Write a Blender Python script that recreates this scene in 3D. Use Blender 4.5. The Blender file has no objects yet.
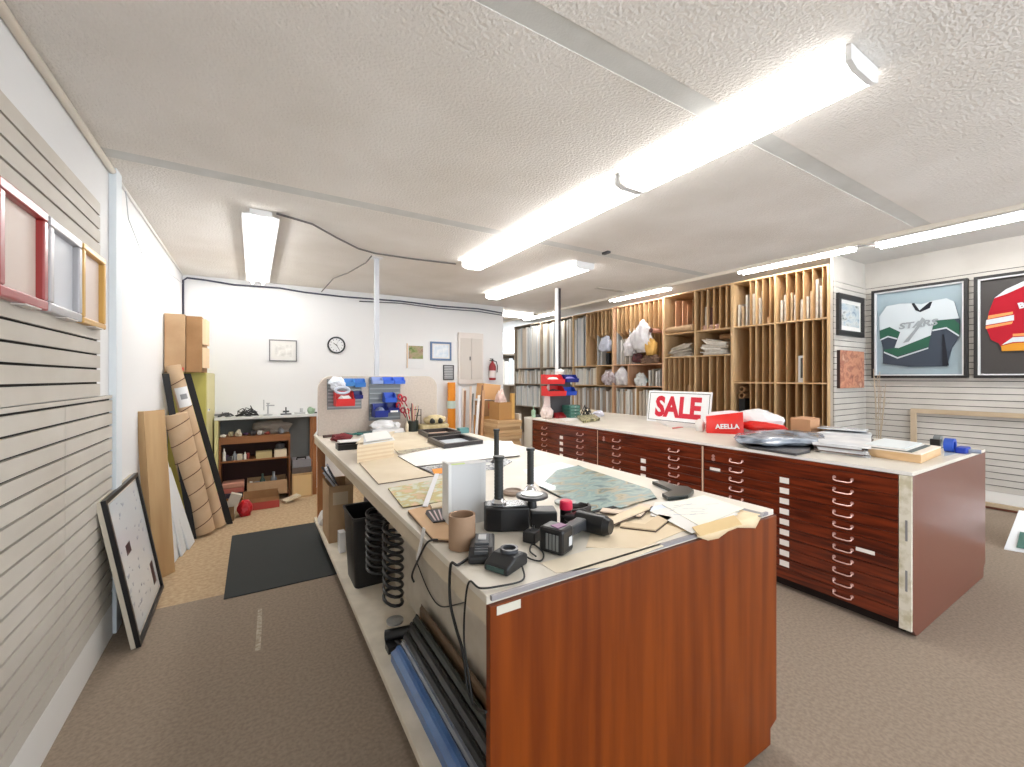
import bpy, bmesh, math, random
from mathutils import Vector, Matrix, noise
R = random.Random(7)
C = bpy.context.scene.collection
PI = math.pi
# ---------------------------------------------------------------- camera model (1024x767)
FP, CXP, HYP = 424.0, 512.0, 378.0
TH = math.atan(259.0 / 424.0)
c_, s_ = math.cos(TH), math.sin(TH)
CH = 1.5
def G(px, py, z=0.0):
    d = FP * (CH - z) / (py - HYP); r = (px - CXP) / FP * d
    return (r * c_ + d * s_, -r * s_ + d * c_, z)
def onX(px, py, a):
    k = (px - CXP) / FP; d = a / (k * c_ + s_)
    return (a, d * (c_ - k * s_), CH - (py - HYP) * d / FP)
def onY(px, py, Y):
    k = (px - CXP) / FP; d = Y / (c_ - k * s_)
    return (d * (k * c_ + s_), Y, CH - (py - HYP) * d / FP)
# ---------------------------------------------------------------- materials
def lin(v):
    v /= 255.0
    return v / 12.92 if v <= 0.04045 else ((v + 0.055) / 1.055) ** 2.4
def col(c): return (lin(c[0]), lin(c[1]), lin(c[2]), 1)
MATS = {}
def M(name, rgb=(200, 200, 200), rough=0.6, metal=0.0, rgb2=None, scale=6.0, detail=4.0, stretch=None,
      bump=0.0, bscale=80.0, spec=0.5, emit=0.0, coat=0.0, trans=0.0, contrast=(0.35, 0.65), bdist=0.003):
    if name in MATS: return MATS[name]
    m = bpy.data.materials.new(name); m.use_nodes = True; MATS[name] = m
    nt = m.node_tree; N = nt.nodes; L = nt.links; b = N['Principled BSDF']
    b.inputs['Base Color'].default_value = col(rgb); b.inputs['Roughness'].default_value = rough
    b.inputs['Metallic'].default_value = metal; b.inputs['Specular IOR Level'].default_value = spec
    if coat: b.inputs['Coat Weight'].default_value = coat; b.inputs['Coat Roughness'].default_value = 0.15
    if trans: b.inputs['Transmission Weight'].default_value = trans
    if emit:
        b.inputs['Emission Color'].default_value = (1, .985, .96, 1); b.inputs['Emission Strength'].default_value = emit
    if rgb2 or bump:
        tc = N.new('ShaderNodeTexCoord'); mp = N.new('ShaderNodeMapping'); L.new(tc.outputs['Object'], mp.inputs['Vector'])
        if stretch: mp.inputs['Scale'].default_value = stretch
    if rgb2:
        n = N.new('ShaderNodeTexNoise'); n.inputs['Scale'].default_value = scale; n.inputs['Detail'].default_value = detail
        L.new(mp.outputs['Vector'], n.inputs['Vector'])
        r = N.new('ShaderNodeValToRGB'); r.color_ramp.elements[0].position = contrast[0]; r.color_ramp.elements[1].position = contrast[1]
        r.color_ramp.elements[0].color = col(rgb); r.color_ramp.elements[1].color = col(rgb2)
        L.new(n.outputs['Fac'], r.inputs['Fac']); L.new(r.outputs['Color'], b.inputs['Base Color'])
    if bump:
        n2 = N.new('ShaderNodeTexNoise'); n2.inputs['Scale'].default_value = bscale; n2.inputs['Detail'].default_value = 3
        L.new(tc.outputs['Object'], n2.inputs['Vector'])
        bp = N.new('ShaderNodeBump'); bp.inputs['Strength'].default_value = bump; bp.inputs['Distance'].default_value = bdist
        L.new(n2.outputs['Fac'], bp.inputs['Height']); L.new(bp.outputs['Normal'], b.inputs['Normal'])
    return m
def multi(name, cols, scale=8.0, rough=0.5, voronoi=False, stretch=None, coat=0.0):
    """picture-like procedural print with several colours"""
    if name in MATS: return MATS[name]
    m = bpy.data.materials.new(name); m.use_nodes = True; MATS[name] = m
    nt = m.node_tree; N = nt.nodes; L = nt.links; b = N['Principled BSDF']
    b.inputs['Roughness'].default_value = rough; b.inputs['Coat Weight'].default_value = coat
    tc = N.new('ShaderNodeTexCoord'); mp = N.new('ShaderNodeMapping'); L.new(tc.outputs['Object'], mp.inputs['Vector'])
    if stretch: mp.inputs['Scale'].default_value = stretch
    if voronoi:
        n = N.new('ShaderNodeTexVoronoi'); n.inputs['Scale'].default_value = scale; out = n.outputs['Color']
    else:
        n = N.new('ShaderNodeTexNoise'); n.inputs['Scale'].default_value = scale; n.inputs['Detail'].default_value = 6
        n.inputs['Distortion'].default_value = 0.6; out = n.outputs['Fac']
    L.new(mp.outputs['Vector'], n.inputs['Vector'])
    r = N.new('ShaderNodeValToRGB'); cr = r.color_ramp
    k = len(cols)
    lo, hi = (0.05, 0.95) if voronoi else (0.3, 0.7)
    cr.elements[0].position = lo; cr.elements[0].color = col(cols[0])
    cr.elements[1].position = hi; cr.elements[1].color = col(cols[-1])
    for i in range(1, k - 1):
        e = cr.elements.new(lo + (hi - lo) * i / (k - 1)); e.color = col(cols[i])
    if voronoi: cr.interpolation = 'CONSTANT'
    L.new(out, r.inputs['Fac']); L.new(r.outputs['Color'], b.inputs['Base Color'])
    return m
white_wall = M('white_wall', (232, 232, 232), 0.75, bump=0.15, bscale=60)
slat_left = M('slat_paint', (206, 200, 190), 0.6, rgb2=(196, 189, 178), scale=2.5, bump=0.1, bscale=150)
slat_right = M('slat_right_paint', (206, 201, 194), 0.6, rgb2=(196, 191, 183), scale=2.5)
groove = M('groove_dark', (34, 31, 28), 0.9)
ceil_m = M('ceiling_popcorn', (238, 234, 229), 0.95, rgb2=(226, 221, 214), scale=1.3, bump=0.75, bscale=70, bdist=0.012)
ceil_s = M('ceiling_patch', (216, 216, 213), 0.9, rgb2=(206, 206, 202), scale=5, bump=0.3, bscale=120)
carpet = M('carpet_taupe', (158, 142, 126), 1.0, rgb2=(142, 127, 112), scale=60, bump=0.6, bscale=400, spec=0.1)
carpet2 = M('carpet_tan', (196, 172, 140), 1.0, rgb2=(176, 151, 120), scale=35, bump=0.6, bscale=400, spec=0.1)
trim_white = M('trim_white', (238, 236, 232), 0.5)
trim_cream = M('trim_cream', (232, 224, 210), 0.5)
wood_orange = M('veneer_orange', (128, 58, 8), 0.36, rgb2=(102, 41, 3), scale=3.0, stretch=(7, 7, .35), detail=6, spec=.28)
wood_red = M('drawer_mahogany', (122, 48, 22), 0.3, rgb2=(66, 22, 11), scale=3.0, stretch=(3, 1.0, 16), detail=7, coat=0.2)
laminate_brown = M('laminate_brown', (112, 62, 48), 0.3, coat=0.15)
dark_kick = M('kick_dark', (38, 26, 22), 0.7)
ply = M('plywood_light', (222, 188, 144), 0.6, rgb2=(204, 166, 118), scale=2.5, stretch=(3, 3, .4), detail=5)
ply_d = M('plywood_tan', (198, 160, 114), 0.65, rgb2=(178, 138, 94), scale=2.5, stretch=(3, 3, .4), detail=5)
cream_top = M('laminate_cream', (222, 215, 202), 0.4, rgb2=(210, 202, 188), scale=3, bump=0.03, bscale=40)
cream_side = M('painted_beige', (205, 192, 170), 0.6, rgb2=(190, 176, 154), scale=4)
cream_face = M('painted_offwhite', (216, 208, 194), 0.6, rgb2=(202, 192, 176), scale=9)
kraft = M('kraft_card', (190, 158, 122), 0.85, rgb2=(178, 144, 108), scale=5)
kraft_d = M('kraft_dark', (166, 126, 86), 0.85, rgb2=(150, 112, 74), scale=5)
black_p = M('black_plastic', (22, 22, 24), 0.35)
black_m = M('black_matte', (28, 27, 28), 0.7)
dgrey = M('dark_grey', (68, 68, 72), 0.5)
grey = M('mid_grey', (140, 140, 142), 0.5)
lgrey = M('light_grey', (198, 199, 200), 0.5)
white_p = M('white_plastic', (228, 228, 228), 0.4)
paper = M('white_paper', (230, 228, 224), 0.8)
cream_paper = M('cream_paper', (218, 206, 182), 0.8, rgb2=(208, 192, 166), scale=5)
steel = M('brushed_steel', (190, 190, 192), 0.3, metal=1.0)
chrome = M('chrome', (215, 215, 218), 0.15, metal=1.0)
blue_bin = M('blue_bin', (30, 72, 180), 0.35)
navy_bin = M('navy_bin', (22, 36, 120), 0.35)
red_bin = M('red_bin', (214, 44, 46), 0.35)
red_m = M('red_paint', (196, 30, 40), 0.5)
teal = M('teal_plastic', (40, 110, 104), 0.5)
orange_m = M('orange_tube', (240, 150, 40), 0.5)
glass = M('picture_glass', (225, 230, 232), 0.05, spec=0.6)
rubber = M('mat_rubber', (50, 53, 52), 0.9, bump=0.3, bscale=300)
# ---------------------------------------------------------------- mesh builder
class MB:
    def __init__(s): s.v = []; s.f = []; s.T = Matrix.Identity(4); s.mi = []; s.cur = 0
    def add(s, vs, fs):
        o = len(s.v); s.v += [s.T @ Vector(p) for p in vs]
        s.f += [tuple(i + o for i in f) for f in fs]; s.mi += [s.cur] * len(fs); return s
    def box(s, x0, x1, y0, y1, z0, z1):
        return s.add([(x0, y0, z0), (x1, y0, z0), (x1, y1, z0), (x0, y1, z0), (x0, y0, z1), (x1, y0, z1), (x1, y1, z1), (x0, y1, z1)],
                     [(0, 3, 2, 1), (4, 5, 6, 7), (0, 1, 5, 4), (1, 2, 6, 5), (2, 3, 7, 6), (3, 0, 4, 7)])
    def prism(s, pts, h0, h1, ax='z'):
        """polygon extruded along an axis; pts are (x,y), (y,z) for 'x', (x,z) for 'y'"""
        n = len(pts)
        f = {'z': lambda p, h: (p[0], p[1], h), 'x': lambda p, h: (h, p[0], p[1]), 'y': lambda p, h: (p[0], h, p[1])}[ax]
        vs = [f(p, h0) for p in pts] + [f(p, h1) for p in pts]
        fs = [tuple(range(n - 1, -1, -1)), tuple(range(n, 2 * n))] + [(i, (i + 1) % n, n + (i + 1) % n, n + i) for i in range(n)]
        return s.add(vs, fs)
    def cone(s, p0, p1, r0, r1, n=16, caps=True):
        p0 = Vector(p0); p1 = Vector(p1); d = (p1 - p0).normalized()
        a = d.orthogonal().normalized(); b = d.cross(a)
        vs = []
        for p, r in ((p0, r0), (p1, r1)):
            vs += [p + (a * math.cos(2 * PI * i / n) + b * math.sin(2 * PI * i / n)) * r for i in range(n)]
        fs = [(i, (i + 1) % n, n + (i + 1) % n, n + i) for i in range(n)]
        if caps: fs += [tuple(range(n - 1, -1, -1)), tuple(range(n, 2 * n))]
        return s.add(vs, fs)
    def cyl(s, p0, p1, r, n=16): return s.cone(p0, p1, r, r, n)
    def lathe(s, prof, cen=(0, 0, 0), n=24):
        vs = []; k = len(prof)
        for i in range(n):
            a = 2 * PI * i / n
            vs += [(cen[0] + r * math.cos(a), cen[1] + r * math.sin(a), cen[2] + z) for r, z in prof]
        fs = []
        for i in range(n):
            j = (i + 1) % n
            for q in range(k - 1): fs.append((i * k + q, j * k + q, j * k + q + 1, i * k + q + 1))
        return s.add(vs, fs)
    def tube(s, path, r, n=6, closed=False):
        P = [Vector(p) for p in path]; k = len(P); vs = []
        prev = None
        for i, p in enumerate(P):
            if closed: t = (P[(i + 1) % k] - P[i - 1])
            else: t = P[min(i + 1, k - 1)] - P[max(i - 1, 0)]
            t = t.normalized() if t.length > 1e-9 else Vector((0, 0, 1))
            a = t.orthogonal().normalized() if prev is None else (prev - t * prev.dot(t)).normalized()
            prev = a; b = t.cross(a)
            vs += [p + (a * math.cos(2 * PI * j / n) + b * math.sin(2 * PI * j / n)) * r for j in range(n)]
        fs = []
        for i in range(k if closed else k - 1):
            o = i * n; q = ((i + 1) % k) * n
            fs += [(o + j, o + (j + 1) % n, q + (j + 1) % n, q + j) for j in range(n)]
        if not closed: fs += [tuple(range(n - 1, -1, -1)), tuple(range((k - 1) * n, k * n))]
        return s.add(vs, fs)
    def frame(s, x0, x1, z0, z1, w, y0, y1):
        """picture frame ring in the XZ plane, depth y0..y1"""
        s.box(x0, x1, y0, y1, z1 - w, z1); s.box(x0, x1, y0, y1, z0, z0 + w)
        s.box(x0, x0 + w, y0, y1, z0 + w, z1 - w); s.box(x1 - w, x1, y0, y1, z0 + w, z1 - w); return s
    def blob(s, cen, size, seed=0, sub=3, amp=0.35, flat=True, freq=1.6):
        bm = bmesh.new(); bmesh.ops.create_icosphere(bm, subdivisions=sub, radius=1.0)
        for v in bm.verts:
            n = noise.noise(v.co * freq + Vector((seed * 3.1, seed * 1.7, 0))) + 0.5 * noise.noise(v.co * freq * 2.6 + Vector((seed, 0, 5)))
            n += .30 * abs(noise.noise(v.co * freq * 3.3 + Vector((9, seed, 2)))) + .16 * abs(noise.noise(v.co * freq * 7 + Vector((seed, 4, 2)))) if sub > 3 else 0
            v.co *= 1 + amp * n
            if flat and v.co.z < -0.75: v.co.z = -0.75
        zmin = min(v.co.z for v in bm.verts)
        vs = [(cen[0] + v.co.x * size[0], cen[1] + v.co.y * size[1], cen[2] + (v.co.z - zmin) * size[2]) for v in bm.verts]
        fs = [tuple(x.index for x in f.verts) for f in bm.faces]; bm.free()
        return s.add(vs, fs)
    def build(s, name, mat, parent=None, smooth=False, bevel=0.0, base=None):
        me = bpy.data.meshes.new(name); o = bpy.data.objects.new(name, me); C.objects.link(o)
        if parent is not None:
            off = WL[parent]; o.parent = parent; WL[o] = off
        else:
            if base is None:
                xs = [p.x for p in s.v]; ys = [p.y for p in s.v]; zs = [p.z for p in s.v]
                base = Vector(((min(xs) + max(xs)) / 2, (min(ys) + max(ys)) / 2, min(zs)))
            off = Vector(base); o.location = off; WL[o] = off
        me.from_pydata([tuple(p - off) for p in s.v], [], s.f)
        ms = mat if isinstance(mat, (list, tuple)) else [mat]
        for m in ms: me.materials.append(m)
        if len(ms) > 1:
            for p, k in zip(me.polygons, s.mi): p.material_index = k
        bm = bmesh.new(); bm.from_mesh(me); bmesh.ops.recalc_face_normals(bm, faces=bm.faces); bm.to_mesh(me); bm.free()
        if smooth:
            for p in me.polygons: p.use_smooth = True
            if smooth == 'auto':
                for e in me.edges: pass
                me.set_sharp_from_angle(angle=math.radians(40))
        if bevel:
            b = o.modifiers.new('bevel', 'BEVEL'); b.width = bevel; b.segments = 2; b.limit_method = 'ANGLE'
            b.angle_limit = math.radians(40)
        return o
WL = {}
def tag(o, label, cat, group=None):
    o['label'] = label; o['category'] = cat
    if group: o['group'] = group
    return o
def thing(name, label, cat, loc=(0, 0, 0), group=None):
    o = bpy.data.objects.new(name, None); C.objects.link(o); o.location = loc; o.empty_display_size = 0.05
    WL[o] = Vector(loc); return tag(o, label, cat, group)
def struct(o): o['kind'] = 'structure'; return o
def copy_tree(o, parent=None):
    c = o.copy(); C.objects.link(c); c.parent = parent
    for ch in list(o.children): copy_tree(ch, c)
    return c
def B(*a): return MB().box(*a)
def text_mesh(txt, size, mat, name, parent, M4, ext=0.001, bold=0.0, align='CENTER', shear=0.0, xs=1.0):
    cu = bpy.data.curves.new('t', 'FONT'); cu.body = txt; cu.size = size; cu.extrude = ext; cu.offset = bold
    cu.align_x = align; cu.shear = shear; cu.resolution_u = 3
    o = bpy.data.objects.new('t', cu); C.objects.link(o)
    dg = bpy.context.evaluated_depsgraph_get(); dg.update()
    me = bpy.data.meshes.new_from_object(o.evaluated_get(dg)); bpy.data.objects.remove(o)
    off = WL[parent]
    for v in me.vertices:
        v.co = (M4 @ Vector((v.co.x * xs, v.co.y, v.co.z))) - off
    me.materials.clear(); me.materials.append(mat)
    q = bpy.data.objects.new(name, me); C.objects.link(q); q.parent = parent; WL[q] = off
    return q
# ================================================================= SETTING
LX, HC, YB, XE, HU, XR = -0.72, 2.735, 6.35, 4.644, 3.08, 7.26
YF = -2.6
mb = MB(); mb.box(LX - .1, XR + .1, YF, 3.55, -.1, 0); mb.cur = 1; mb.box(LX - .1, 2.5, 3.55, 13, -.1, 0); mb.cur = 0; mb.box(2.5, XR + .1, 3.55, 13, -.1, 0)
struct(mb.build('floor', [carpet, carpet2], base=(0, 0, 0)))
mb = MB(); mb.box(LX - .1, XE, YF, 1.145, HC, HC + .1); mb.box(LX - .1, XE, 1.25, 3.08, HC, HC + .1); mb.box(LX - .1, XE, 3.2, 13, HC, HC + .1)
struct(mb.build('ceiling', ceil_m, base=(0, 0, HC)))
mb = MB(); mb.box(LX - .1, XE, 1.145, 1.25, HC + .003, HC + .1); mb.box(LX - .1, XE, 3.08, 3.2, HC + .002, HC + .1)
struct(mb.build('ceiling', ceil_s, base=(0, 0, HC)))
struct(B(XE - .05, XR + .1, YF, 13, HU, HU + .1).build('ceiling', M('upper_ceiling', (214, 212, 208), .9), base=(0, 0, HU)))
struct(B(XE - .08, XE - .001, YF, 13, HC + .101, HU - .001).build('wall_soffit', white_wall))
struct(B(XE - .0, XE + .03, YF, 13, HC - .035, HC + .12).build('trim_1', trim_cream, bevel=.006))
# left wall and crown bead
struct(B(LX - .1, LX, YF, YB, 0, HC).build('wall_left', white_wall, base=(LX, 0, 0)))
struct(MB().cyl((LX + .016, YF, HC - .022), (LX + .016, 3.35, HC - .022), .018, 12).build('trim_2', trim_cream, smooth=True))
struct(MB().cyl((LX + .010, 3.42, HC - .012), (LX + .010, YB, HC - .012), .010, 10).build('trim_3', trim_white, smooth=True))
def slats_x(x, sgn, y0, y1, z0, z1, name, mat, pitch=.0745, g=.0105, th=.018):
    """slat boards on a wall of constant x, standing out to sgn"""
    m = MB(); a, b = (x, x + sgn * .004) if sgn > 0 else (x + sgn * .004, x)
    m.cur = 1; m.box(a, b, y0, y1, z0, z1); m.cur = 0
    z = z0
    lo, hi = (x + .004, x + th) if sgn > 0 else (x - th, x - .004)
    while z < z1 - .01:
        m.box(lo, hi, y0, y1, z, min(z + pitch - g, z1)); z += pitch
    return struct(m.build(name, [mat, groove], base=(x, y0, z0)))
slats_x(LX + .001, 1, YF, 3.10, 1.405, 2.44, 'wall_left', slat_left)
slats_x(LX + .001, 1, YF, 2.598, .19, 1.40, 'wall_left', slat_left)
slats_x(LX + .001, 1, 2.602, 3.33, .19, 1.40, 'wall_left', slat_left)
struct(B(LX + .001, LX + .02, YF, 3.33, 0, .188).build('baseboard_left', trim_white))
struct(B(LX + .001, LX + .035, 3.34, 3.46, 0, HC - .001).build('trim_4', M('pilaster', (226, 232, 236), .6)))
# back wall
struct(B(LX, 3.70, YB, YB + .14, 0, HC).build('wall_back', white_wall, base=(0, YB, 0)))
struct(B(3.60, 3.70, YB + .14, 12.9, 0, HC).build('wall_partition', white_wall, base=(3.3, YB, 0)))
struct(B(3.31, XR + .1, 12.9, 13, 0, HU).build('wall_far', white_wall, base=(3.3, 12.9, 0)))
# right wall
struct(B(XR, XR + .1, YF, 2.6, 0, HU).build('wall_right', slat_right, base=(XR, 0, 0)))
slats_x(XR - .001, -1, YF, 2.47, .2, 2.785, 'wall_right', slat_right, g=.008)
struct(B(XR - .018, XR - .001, YF, 2.47, .0, .198).build('baseboard_right', trim_white))
struct(B(XR - .03, XR - .019, YF, 2.47, 0, .03).build('trim_5', M('trim_redbrown', (150, 90, 70), .6)))
# short wall section beside the cubbies (faces the camera side)
struct(B(6.285, XR, 2.47, 2.499, 0, HU - .001).build('wall_alcove', slat_right, base=(6.3, 2.5, 0)))
m = MB(); m.cur = 1; m.box(6.285, XR - .02, 2.465, 2.469, .2, 2.785); m.cur = 0
z = .2
while z < 2.78: m.box(6.285, XR - .02, 2.452, 2.465, z, min(z + .067, 2.785)); z += .0745
struct(m.build('wall_alcove', [slat_right, groove], base=(6.3, 2.49, .2)))
# ---------------------------------------------------------------- lamps
LENS = M('lamp_lens', (255, 255, 255), .5, emit=1.0)
LENS_B = M('lamp_tube', (255, 255, 255), .5, emit=1.0)
metal_white = M('lamp_metal', (235, 235, 235), .4)
def wrap_lamp(x0, x1, y0, y1, zc, label, along='y', group=None, drop=.075, tubes=False):
    cx, cy = (x0 + x1) / 2, (y0 + y1) / 2
    t = thing('ceiling_light', label, 'ceiling light', (cx, cy, zc - drop), group)
    if along == 'y': a0, a1, w0, w1 = y0, y1, x0, x1
    else: a0, a1, w0, w1 = x0, x1, y0, y1
    def P(poly, e0, e1, nm, mt, sm=False):
        m = MB()
        if along == 'y': m.prism(poly, e0, e1, 'y')
        else: m.prism(poly, e0, e1, 'x')
        return m.build(nm, mt, t, smooth=sm)
    w = w1 - w0
    if tubes:
        P([(w0 + w * .2, zc - .001), (w1 - w * .2, zc - .001), (w1 - w * .2, zc - .03), (w1, zc - .045), (w0, zc - .045), (w0 + w * .2, zc - .03)], a0, a1, 'housing', metal_white)
        for k in (.27, .73):
            xx = w0 + w * k; m = MB()
            if along == 'y': m.cyl((xx, a0 + .01, zc - .065), (xx, a1 - .01, zc - .065), .016, 10)
            else: m.cyl((a0 + .01, xx, zc - .065), (a1 - .01, xx, zc - .065), .016, 10)
            m.build('tube', LENS_B, t, smooth=True)
    else:
        P([(w0 + .02, zc - .001), (w1 - .02, zc - .001), (w1 - .02, zc - .03), (w0 + .02, zc - .03)], a0 + .02, a1 - .02, 'housing', metal_white)
        P([(w0, zc - .031), (w1, zc - .031), (w1 - .008, zc - .06), (w1 - .05, zc - drop), (w0 + .05, zc - drop), (w0 + .008, zc - .06)], a0 + .022, a1 - .022, 'diffuser', LENS)
        for e0, e1 in ((a0, a0 + .02), (a1 - .02, a1)):
            P([(w0 - .002, zc - .002), (w1 + .002, zc - .002), (w1 + .002, zc - .06), (w1 - .05, zc - drop - .002), (w0 + .05, zc - drop - .002), (w0 - .002, zc - .06)], e0, e1, 'end_cap', metal_white)
    return t
wrap_lamp(1.88, 2.12, .68, 1.85, HC, 'bright ceiling light nearest the camera over the front of the work table')
wrap_lamp(1.88, 2.12, 1.86, 4.10, HC, 'long bright ceiling light joined end to end behind the nearest one')
wrap_lamp(2.90, 3.14, 3.44, 5.50, HC, 'long ceiling light beside the dark pole, in front of the back opening')
wrap_lamp(-.07, .17, 3.62, 6.10, HC, 'two tube ceiling light alone near the left wall above the black floor mat', tubes=True)
wrap_lamp(6.02, 6.30, -.46, 1.98, HU, 'tube ceiling light above the framed hockey jerseys', tubes=True)
wrap_lamp(5.90, 6.15, 2.15, 3.52, HU, 'tube ceiling light above the nearest cubby shelves', tubes=True)
wrap_lamp(5.90, 6.15, 4.75, 6.10, HU, 'tube ceiling light above the cubby shelves stuffed with white bags', tubes=True)
wrap_lamp(5.90, 6.15, 7.9, 9.2, HU, 'far tube ceiling light above the rows of mat boards', tubes=True)
wrap_lamp(3.75, 4.58, 6.70, 6.95, HC, 'crosswise ceiling light just past the end of the white back wall', along='x')
wrap_lamp(3.75, 4.58, 9.70, 9.95, HC, 'crosswise ceiling light deep in the back opening, beyond the first crosswise one', along='x')
# poles
t = thing('support_pole', 'pale grey square pole rising behind the partition with the parts bins', 'pole', (1.085, 4.45, 0))
B(1.062, 1.108, 4.427, 4.473, 0, HC - .006).build('pole', M('pole_grey', (196, 198, 204), .5), t, bevel=.004)
B(1.032, 1.138, 4.397, 4.503, HC - .006, HC - .0005).build('flange', metal_white, t)
t = thing('support_pole', 'dark pole with a white edge strip rising from the flat file counter', 'pole', (3.57, 4.65, .96))
B(3.575, 3.615, 4.63, 4.67, .9605, HC - .001).build('pole', M('pole_dark', (52, 44, 48), .5), t)
B(3.545, 3.574, 4.63, 4.67, .9605, HC - .001).build('edge_strip', white_p, t)
# ================================================================= WORK TABLE (near island)
IX0, IX1, IY0, IY1, ZT = .493, 1.828, .916, 4.41, .96
wt = thing('work_table', 'long work table with an orange veneer end, cream top and open shelf below', 'table', (1.16, 2.5, 0))
m = MB(); m.box(IX0, IX1, IY0 + .012, IY1, ZT - .022, ZT); m.build('tabletop', cream_top, wt, bevel=.002)
B(IX0 + .01, IX1 - .06, IY0 + .002, IY0 + .0115, ZT - .011, ZT + .0012).build('metal_edging', M('edging_grey', (150, 146, 148), .45, metal=.3), wt)
m = MB(); m.prism([(IX0 + .004, .02), (IX1 - .045, .02), (IX1 - .045, .085), (IX1, .105), (IX1, ZT - .0225), (IX0 + .004, ZT - .0225)], IY0, IY0 + .022, 'y')
m.build('end_panel', wood_orange, wt, bevel=.0015)
B(IX0 + .004, IX0 + .022, IY0 + .023, IY1, ZT - .078, ZT - .0225).build('apron', cream_side, wt)
B(.78, .798, IY0 + .023, 2.72, .181, ZT - .0225).build('side_panel', cream_face, wt)
B(1.06, 1.075, 2.72, IY1 - .1, .181, ZT - .0225).build('inner_panel', kraft_d, wt)
B(IX1 - .03, IX1 - .012, IY0 + .023, IY1, .10, ZT - .0225).build('side_panel', wood_orange, wt)
B(IX0, IX1 - .032, IY0 + .023, IY1, .150, .180).build('shelf', M('shelf_cream', (226, 216, 198), .6, rgb2=(208, 198, 180), scale=8), wt, bevel=.002)
B(.62, IX1 - .09, IY0 + .05, IY1 - .05, .0005, .149).build('plinth', dark_kick, wt)
B(IX0 + .025, IX0 + .09, IY1 - .07, IY1 - .005, .181, ZT - .0225).build('leg', M('leg_wood', (176, 118, 72), .6, rgb2=(150, 96, 56), scale=3, stretch=(5, 5, .5)), wt, bevel=.003)
# paper tape stuck on the end panel
tag(B(.515, .585, IY0 - .0015, IY0 - .0003, .912, .934).build('masking_tape', M('tape_cream', (206, 200, 186), .7)), 'short torn strip of cream tape on the orange veneer top corner', 'tape')
# ================================================================= FLAT FILE COUNTER (second island)
JX0, JX1, JY0, JY1 = 3.23, 4.757, .875, 4.95
wt2 = thing('worktop', 'long cream worktop lying across the red brown flat file cabinets', 'worktop', (4, 2.9, .93))
B(JX0 - .004, JX1, JY0, JY1, .936, .96).build('top_board', cream_top, wt2, bevel=.003)
B(JX0 - .009, JX0 - .005, JY0, JY1, .938, .958).build('edge_band', trim_white, wt2)
pull_m = M('pull_pinkish', (214, 176, 168), .3, metal=.55)
card_m = M('label_card', (244, 240, 234), .7)
def drawer_levels():
    z = .075; L = []
    for i in range(10): L.append((z, z + .0735)); z += .0735
    L.append((z, .905)); return L
def pull(yc, zc, parent):
    x = JX0
    path = [(x - .0185, yc - .048, zc + .008), (x - .028, yc - .05, zc + .004), (x - .034, yc - .047, zc - .006), (x - .036, yc - .03, zc - .011),
            (x - .036, yc + .03, zc - .011), (x - .034, yc + .047, zc - .006), (x - .028, yc + .05, zc + .004), (x - .0185, yc + .048, zc + .008)]
    m = MB().tube(path, .0042, 6)
    m.cyl((x - .0175, yc - .048, zc + .008), (x - .021, yc - .048, zc + .008), .010, 10); m.cyl((x - .0175, yc + .048, zc + .008), (x - .021, yc + .048, zc + .008), .010, 10)
    return m.build('pull', pull_m, parent, smooth='auto')
def cabinet(y0, y1, label, cards, first):
    t = thing('flat_file_cabinet', label, 'cabinet', (4.0, (y0 + y1) / 2, 0), 'flat file cabinets under the cream worktop')
    yc = (y0 + y1) / 2
    B(JX0 + .002, JX1 - .002, y0 + .001, y1 - .001, .072, .935).build('body', M('cabinet_body', (80, 34, 22), .5), t)
    B(JX0 + .06, JX1 - .07, y0 + .001, y1 - .001, .0005, .071).build('toe_kick', dark_kick, t)
    lv = drawer_levels()
    for i, (a, b) in enumerate(lv):
        g = .0022 if i % 2 else .0035
        dr = B(JX0 - .0175, JX0 + .001, y0 + .012, y1 - .006, a + g, b - .0005).build('drawer', wood_red, t, bevel=.0015)
        zc = a + .042
        for dy in (-.35, .35): pull(yc + dy, zc, dr)
        if i in cards:
            B(JX0 - .0195, JX0 - .0178, yc - .031, yc + .031, a + .018, a + .058).build('label_card', card_m, dr)
    B(JX0 - .0175, JX0 + .001, y0 + .012, y1 - .006, .909, .9345).build('top_rail', wood_red, t)
    # number plate and stickers
    if first != 'far':
        lp = MB().lathe([(0.0, 0), (.013, 0), (.013, .003), (0, .003)], (0, 0, 0), 14)
        for i, v in enumerate(lp.v): lp.v[i] = Vector((JX0 - .018 - v.z, y1 - .09 + v.y, .862 + v.x * 1.0))
        k = len(lp.v); lp.lathe([(0.0, 0), (.015, 0), (.015, .003), (0, .003)], (0, 0, 0), 14)
        for i in range(k, len(lp.v)): v = lp.v[i]; lp.v[i] = Vector((JX0 - .018 - v.z, y1 - .09 + v.y, .836 + v.x))
        lp.build('lock_plate', pull_m, t, smooth='auto')
    return t
cabA = cabinet(.925, 2.19, 'flat file cabinet at the counter end nearest the camera with nine white cards', set(range(1, 10)), 'near')
cabB = cabinet(2.20, 3.46, 'middle flat file cabinet of the three under the cream worktop', {6, 7, 8}, 'mid')
cabC = cabinet(3.47, 4.735, 'flat file cabinet farthest from the camera, beside the stacked cartons', {6, 7, 8, 9}, 'far')
B(JX0 - .0195, JX0 - .0178, 1.045, 1.14, .425, .448).build('sticker', card_m, cabA)
B(JX0 - .0195, JX0 - .0178, 2.04, 2.13, .745, .768).build('sticker', card_m, cabA)
B(JX0 - .0195, JX0 - .0178, 2.194 - .0045, 2.2045, .08, .93).build('divider_strip', M('divider_pale', (222, 186, 160), .5), cabA)
B(JX0 - .0195, JX0 - .0178, 3.4605, 3.469, .08, .93).build('divider_strip', M('divider_pale', (0, 0, 0)), cabB)
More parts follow.
